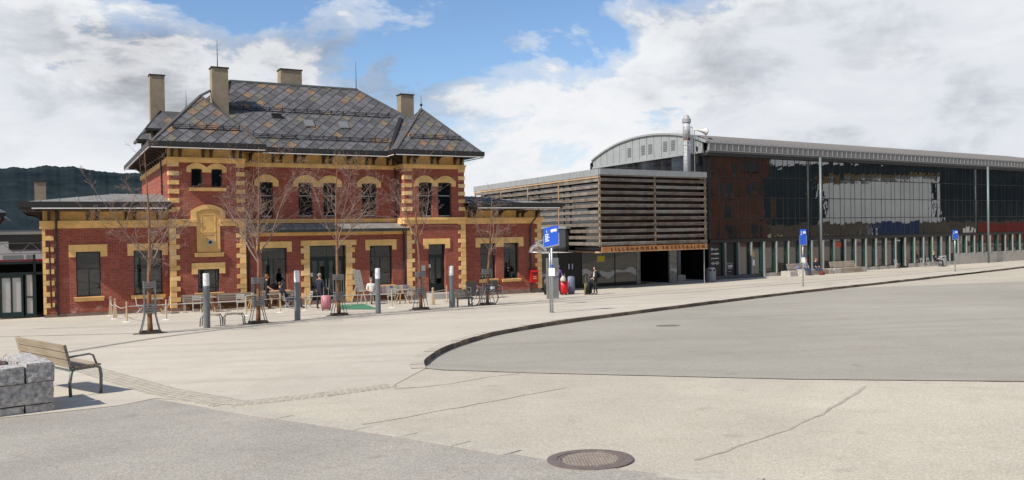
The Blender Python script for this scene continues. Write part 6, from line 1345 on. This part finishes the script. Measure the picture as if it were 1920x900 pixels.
person(-11.35, 42.15, gz(-11.35, 42.15), -62, sit(back=.34, legx=.12, seat=.45), 1.0, 'man in sunglasses reclining on a chair in dark jacket, pale blue shirt and jeans', NAVY, JEAN, HBR, shirt=LBL)
person(-7.55, 44.9, gz(-7.55, 44.9), 205, sit(back=.10, seat=.46), 1.0, 'man in a white T-shirt sitting on the terrace bench', WHT, GRYT, HGR, sleeves=False)
person(2.68, 49.45, gz(2.68, 49.45), -30, stand(stride=.05, armR=aR), 1.0, 'traveller in a purple top and dark jacket standing behind the bus stop pole', PUR, DKT, HBL)
person(4.76, 48.35, gz(4.76, 48.35), 105, stand(stride=.05, armL=dict(el=(-.25, .03, 1.16, .05), wr=(-.2, .26, 1.02, .033), pa=(-.18, .33, 1.0, .034)), armR=dict(el=(.25, .06, 1.17, .05), wr=(.12, .28, 1.2, .033), pa=(.08, .33, 1.24, .034))), .94, 'woman in a black jacket and black trousers with a wheeled case', BLKC, BLKC, HBK, hairlen=.08, shirt=WHT)
x, y = HW(21.4, 1.3); person(x, y, gz(x, y)-.02, 213, sit(back=-.10, seat=.44), 1.0, 'woman with auburn hair leaning forward on the stone bench', M('grey_white_top', (.34, .35, .40), .85), JEAN, HRD, hairlen=.08)
x, y = HW(22.75, 1.3); person(x, y, gz(x, y)-.02, 200, sit(back=-.02, seat=.44, legx=.08), 1.0, 'person in a dark navy jacket sitting on the stone bench behind the sign pole', NAVY, JEAN, HRD)
x, y = HW(40.45, 1.0); person(x, y, gz(x, y), 235, sit(back=.20, seat=.46, legx=.06), 1.05, 'man in sunglasses and dark jacket sitting beside the far litter bin', NAVY, NAVY, HBL, shirt=WHT)
# ================================================================== far hill and the surroundings the glass mirrors
from mathutils import noise as NZ
FOR = bpy.data.materials.new('forest_hill'); FOR.use_nodes = True; t = FOR.node_tree; b = t.nodes['Principled BSDF']; b.inputs['Roughness'].default_value = 1.0; b.inputs['Specular IOR Level'].default_value = 0.0
c = N(t, 'ShaderNodeTexCoord'); n1 = N(t, 'ShaderNodeTexNoise', i_Scale=.0035, i_Detail=12.0, i_Roughness=.75); L(t, c.outputs['Object'], n1.inputs['Vector'])
mp_ = N(t, 'ShaderNodeMapping'); mp_.inputs['Scale'].default_value = (.004, .004, .012); L(t, c.outputs['Object'], mp_.inputs[0])
n2 = N(t, 'ShaderNodeTexNoise', i_Scale=1.0, i_Detail=6.0, i_Roughness=.6); L(t, mp_.outputs[0], n2.inputs['Vector'])
colf = MIX(t, RAMP(t, n1.outputs[0], [(.35, 0.0), (.65, 1.0)], 'LINEAR'), (.008, .014, .020), (.030, .042, .046))  # forest tones tinted blue, distance haze painted into the colour
colf = MIX(t, RAMP(t, n2.outputs[0], [(.63, 0.0), (.66, 1.0)], 'LINEAR'), colf, (.55, .58, .62))
L(t, colf, b.inputs['Base Color'])
def hill(name, f_h, u0, u1, du, rows):
    vv = []; us_ = []; u = u0
    while u <= u1: us_.append(u); u += du
    for j in range(rows):
        for a in us_: vv.append(f_h(a, j/(rows-1)))
    w_ = len(us_); ff = [(j*w_+i, j*w_+i+1, (j+1)*w_+i+1, (j+1)*w_+i) for j in range(rows-1) for i in range(w_-1)]
    me = bpy.data.meshes.new(name); me.from_pydata(vv, [], ff); me.materials.append(FOR); me.polygons.foreach_set('use_smooth', [True]*len(me.polygons)); return tag(obj(name, me), kind='structure')
def ridge(az):   # ridge height in metres over azimuth (radians from +Y, right positive)
    d = math.degrees(az); base = 218-2.2*(d+31) if d > -31 else 218+0.5*(d+31)
    if d > -22: base -= (d+22)*5.0
    return max(40, base+14*NZ.noise(Vector((d*.35, 3.3, 0)))+6*NZ.noise(Vector((d*1.4, 1.3, 0)))+2.2*NZ.noise(Vector((d*6, 2, 0)))+1.6*NZ.noise(Vector((d*23, 2, 0))))
def far_hill(a, t_):
    d = 1100+1900*t_; x, y = d*math.sin(a), d*math.cos(a)
    return (x, y, -20+(ridge(a)+20)*sstep(t_)+(11*NZ.noise(Vector((x*.006, y*.006, 5)))+3.5*NZ.noise(Vector((x*.03, y*.03, 2)))+2.2*NZ.noise(Vector((x*.11, y*.11, 2))))*(0.35+.65*t_))
hill('forest_hill', far_hill, R(-40), R(30), R(.10), 110)
# wooded bank, brick flats and made-up pale block to the right of the forecourt (out of the frame, mirrored in the glass)
BR2 = M('flats_brick', (.085, .034, .02), .9, var=.25, scale=.6)  # brick colour darkened to put the block's shade into the paint
def flats(x, y, rz, W, D, H, m, label, rows, cols, base=0.0):
    e_ = empty('apartment_block', (x, y, base), rz, label, 'building'); MB().box(0, W, 0, D, -2, H).build('wall', m, e_); MB().box(-.3, W+.3, -.3, D+.3, H, H+.5).build('roof', ROOFMET, e_)
    wm = MB().box(-.65, .65, -.06, .1, 0, 1.6).mesh('window', M('flat_glass', (.03, .035, .04), .1)); sm_ = MB().box(-.75, .75, -.12, .05, -.1, 0).mesh('sill', M('sill_grey', (.10, .09, .08), .8))
    for r in range(rows):
        for c_ in range(cols):
            o = obj('window', wm, e_, (W*(c_+.5)/cols, 0, 1.4+r*(H-1.0)/rows)); obj('sill', sm_, o)
    return e_
flats(72, 60, R(-97), 32, 12, 22, BR2, 'brown brick apartment block mirrored in the left of the glass front', 7, 10, 1.0)
MB().box(112.5, 114, 40, 130, -1, 4.2).build('added_dark_wall', M('reflection_dark', (.09,.075,.06), .9, var=.3, scale=.8)); tag(bpy.data.objects['added_dark_wall'], 'made-up dark wall added to darken the low reflection in the glass front', 'wall')  # unseen wall, added to keep the low reflections dark
pale = empty('added_pale_block', (115, 92, 4.0), R(-92), 'made-up pale block added for the white reflection in the glass front', 'building'); MB().box(8.5, 28, 0, 14, -1, 8.2).build('wall', M('reflection_white', (.60, .64, .67), .7, var=.12, scale=.2), pale); MB().box(8.1, 28.4, -.4, 14.4, 8.2, 8.55).build('roof', M('yellow_edge', (.16, .11, .03), .6), pale)  # unseen block, added so the glass mirrors white in place of sky
def lorry(x, y, rz, m, label):
    e_ = empty('lorry', (x, y, G(x, y)), rz, label, 'lorry'); MB().box(0, 6.5, -1.2, 1.2, 1.0, 3.6).build('box_body', m, e_); MB().hexa([(6.7, -1.15, .6), (8.5, -1.15, .6), (8.5, 1.15, .6), (6.7, 1.15, .6), (6.7, -1.15, 2.9), (8.2, -1.15, 2.9), (8.2, 1.15, 2.9), (6.7, 1.15, 2.9)]).build('cab', WHITE, e_); MB().box(0, 8.3, -.9, .9, .6, 1.0).build('chassis', BLACK, e_)
    for xx in (1.2, 2.4, 7.5):
        for s in (-1, 1): MB().path([(xx, s*1.2, .5), (xx, s*.85, .5)], .5, 16).build('wheel', BLACK, e_)
lorry(96, 80, R(-95), M('lorry_blue', (.02, .045, .13), .4), 'blue box lorry mirrored in the glass front'); lorry(98, 94, R(-85), M('lorry_red', (.20, .025, .02), .4), 'red box lorry mirrored in the glass front')
def bank(u, t_): return (136+150*t_, u, 1+(26+5*NZ.noise(Vector((u*.03, 2, 1))))*sstep(t_)+2.5*NZ.noise(Vector((u*.3, t_*9, 1)))*t_+1.2*NZ.noise(Vector((u*1.1, t_*30, 1)))*t_)
hill('wooded_bank', bank, -140, 260, 2.0, 30)

def bank2(u, t_):   # wooded slope behind the camera; u = azimuth
    d = 95+170*t_; return (d*math.sin(u), d*math.cos(u), 5+(52+9*NZ.noise(Vector((u*6, 4, 1))))*sstep(t_)+4*NZ.noise(Vector((u*40, t_*9, 1)))*t_+2*NZ.noise(Vector((u*130, t_*30, 1)))*t_)
hill('wooded_bank', bank2, R(98), R(262), R(.7), 30)
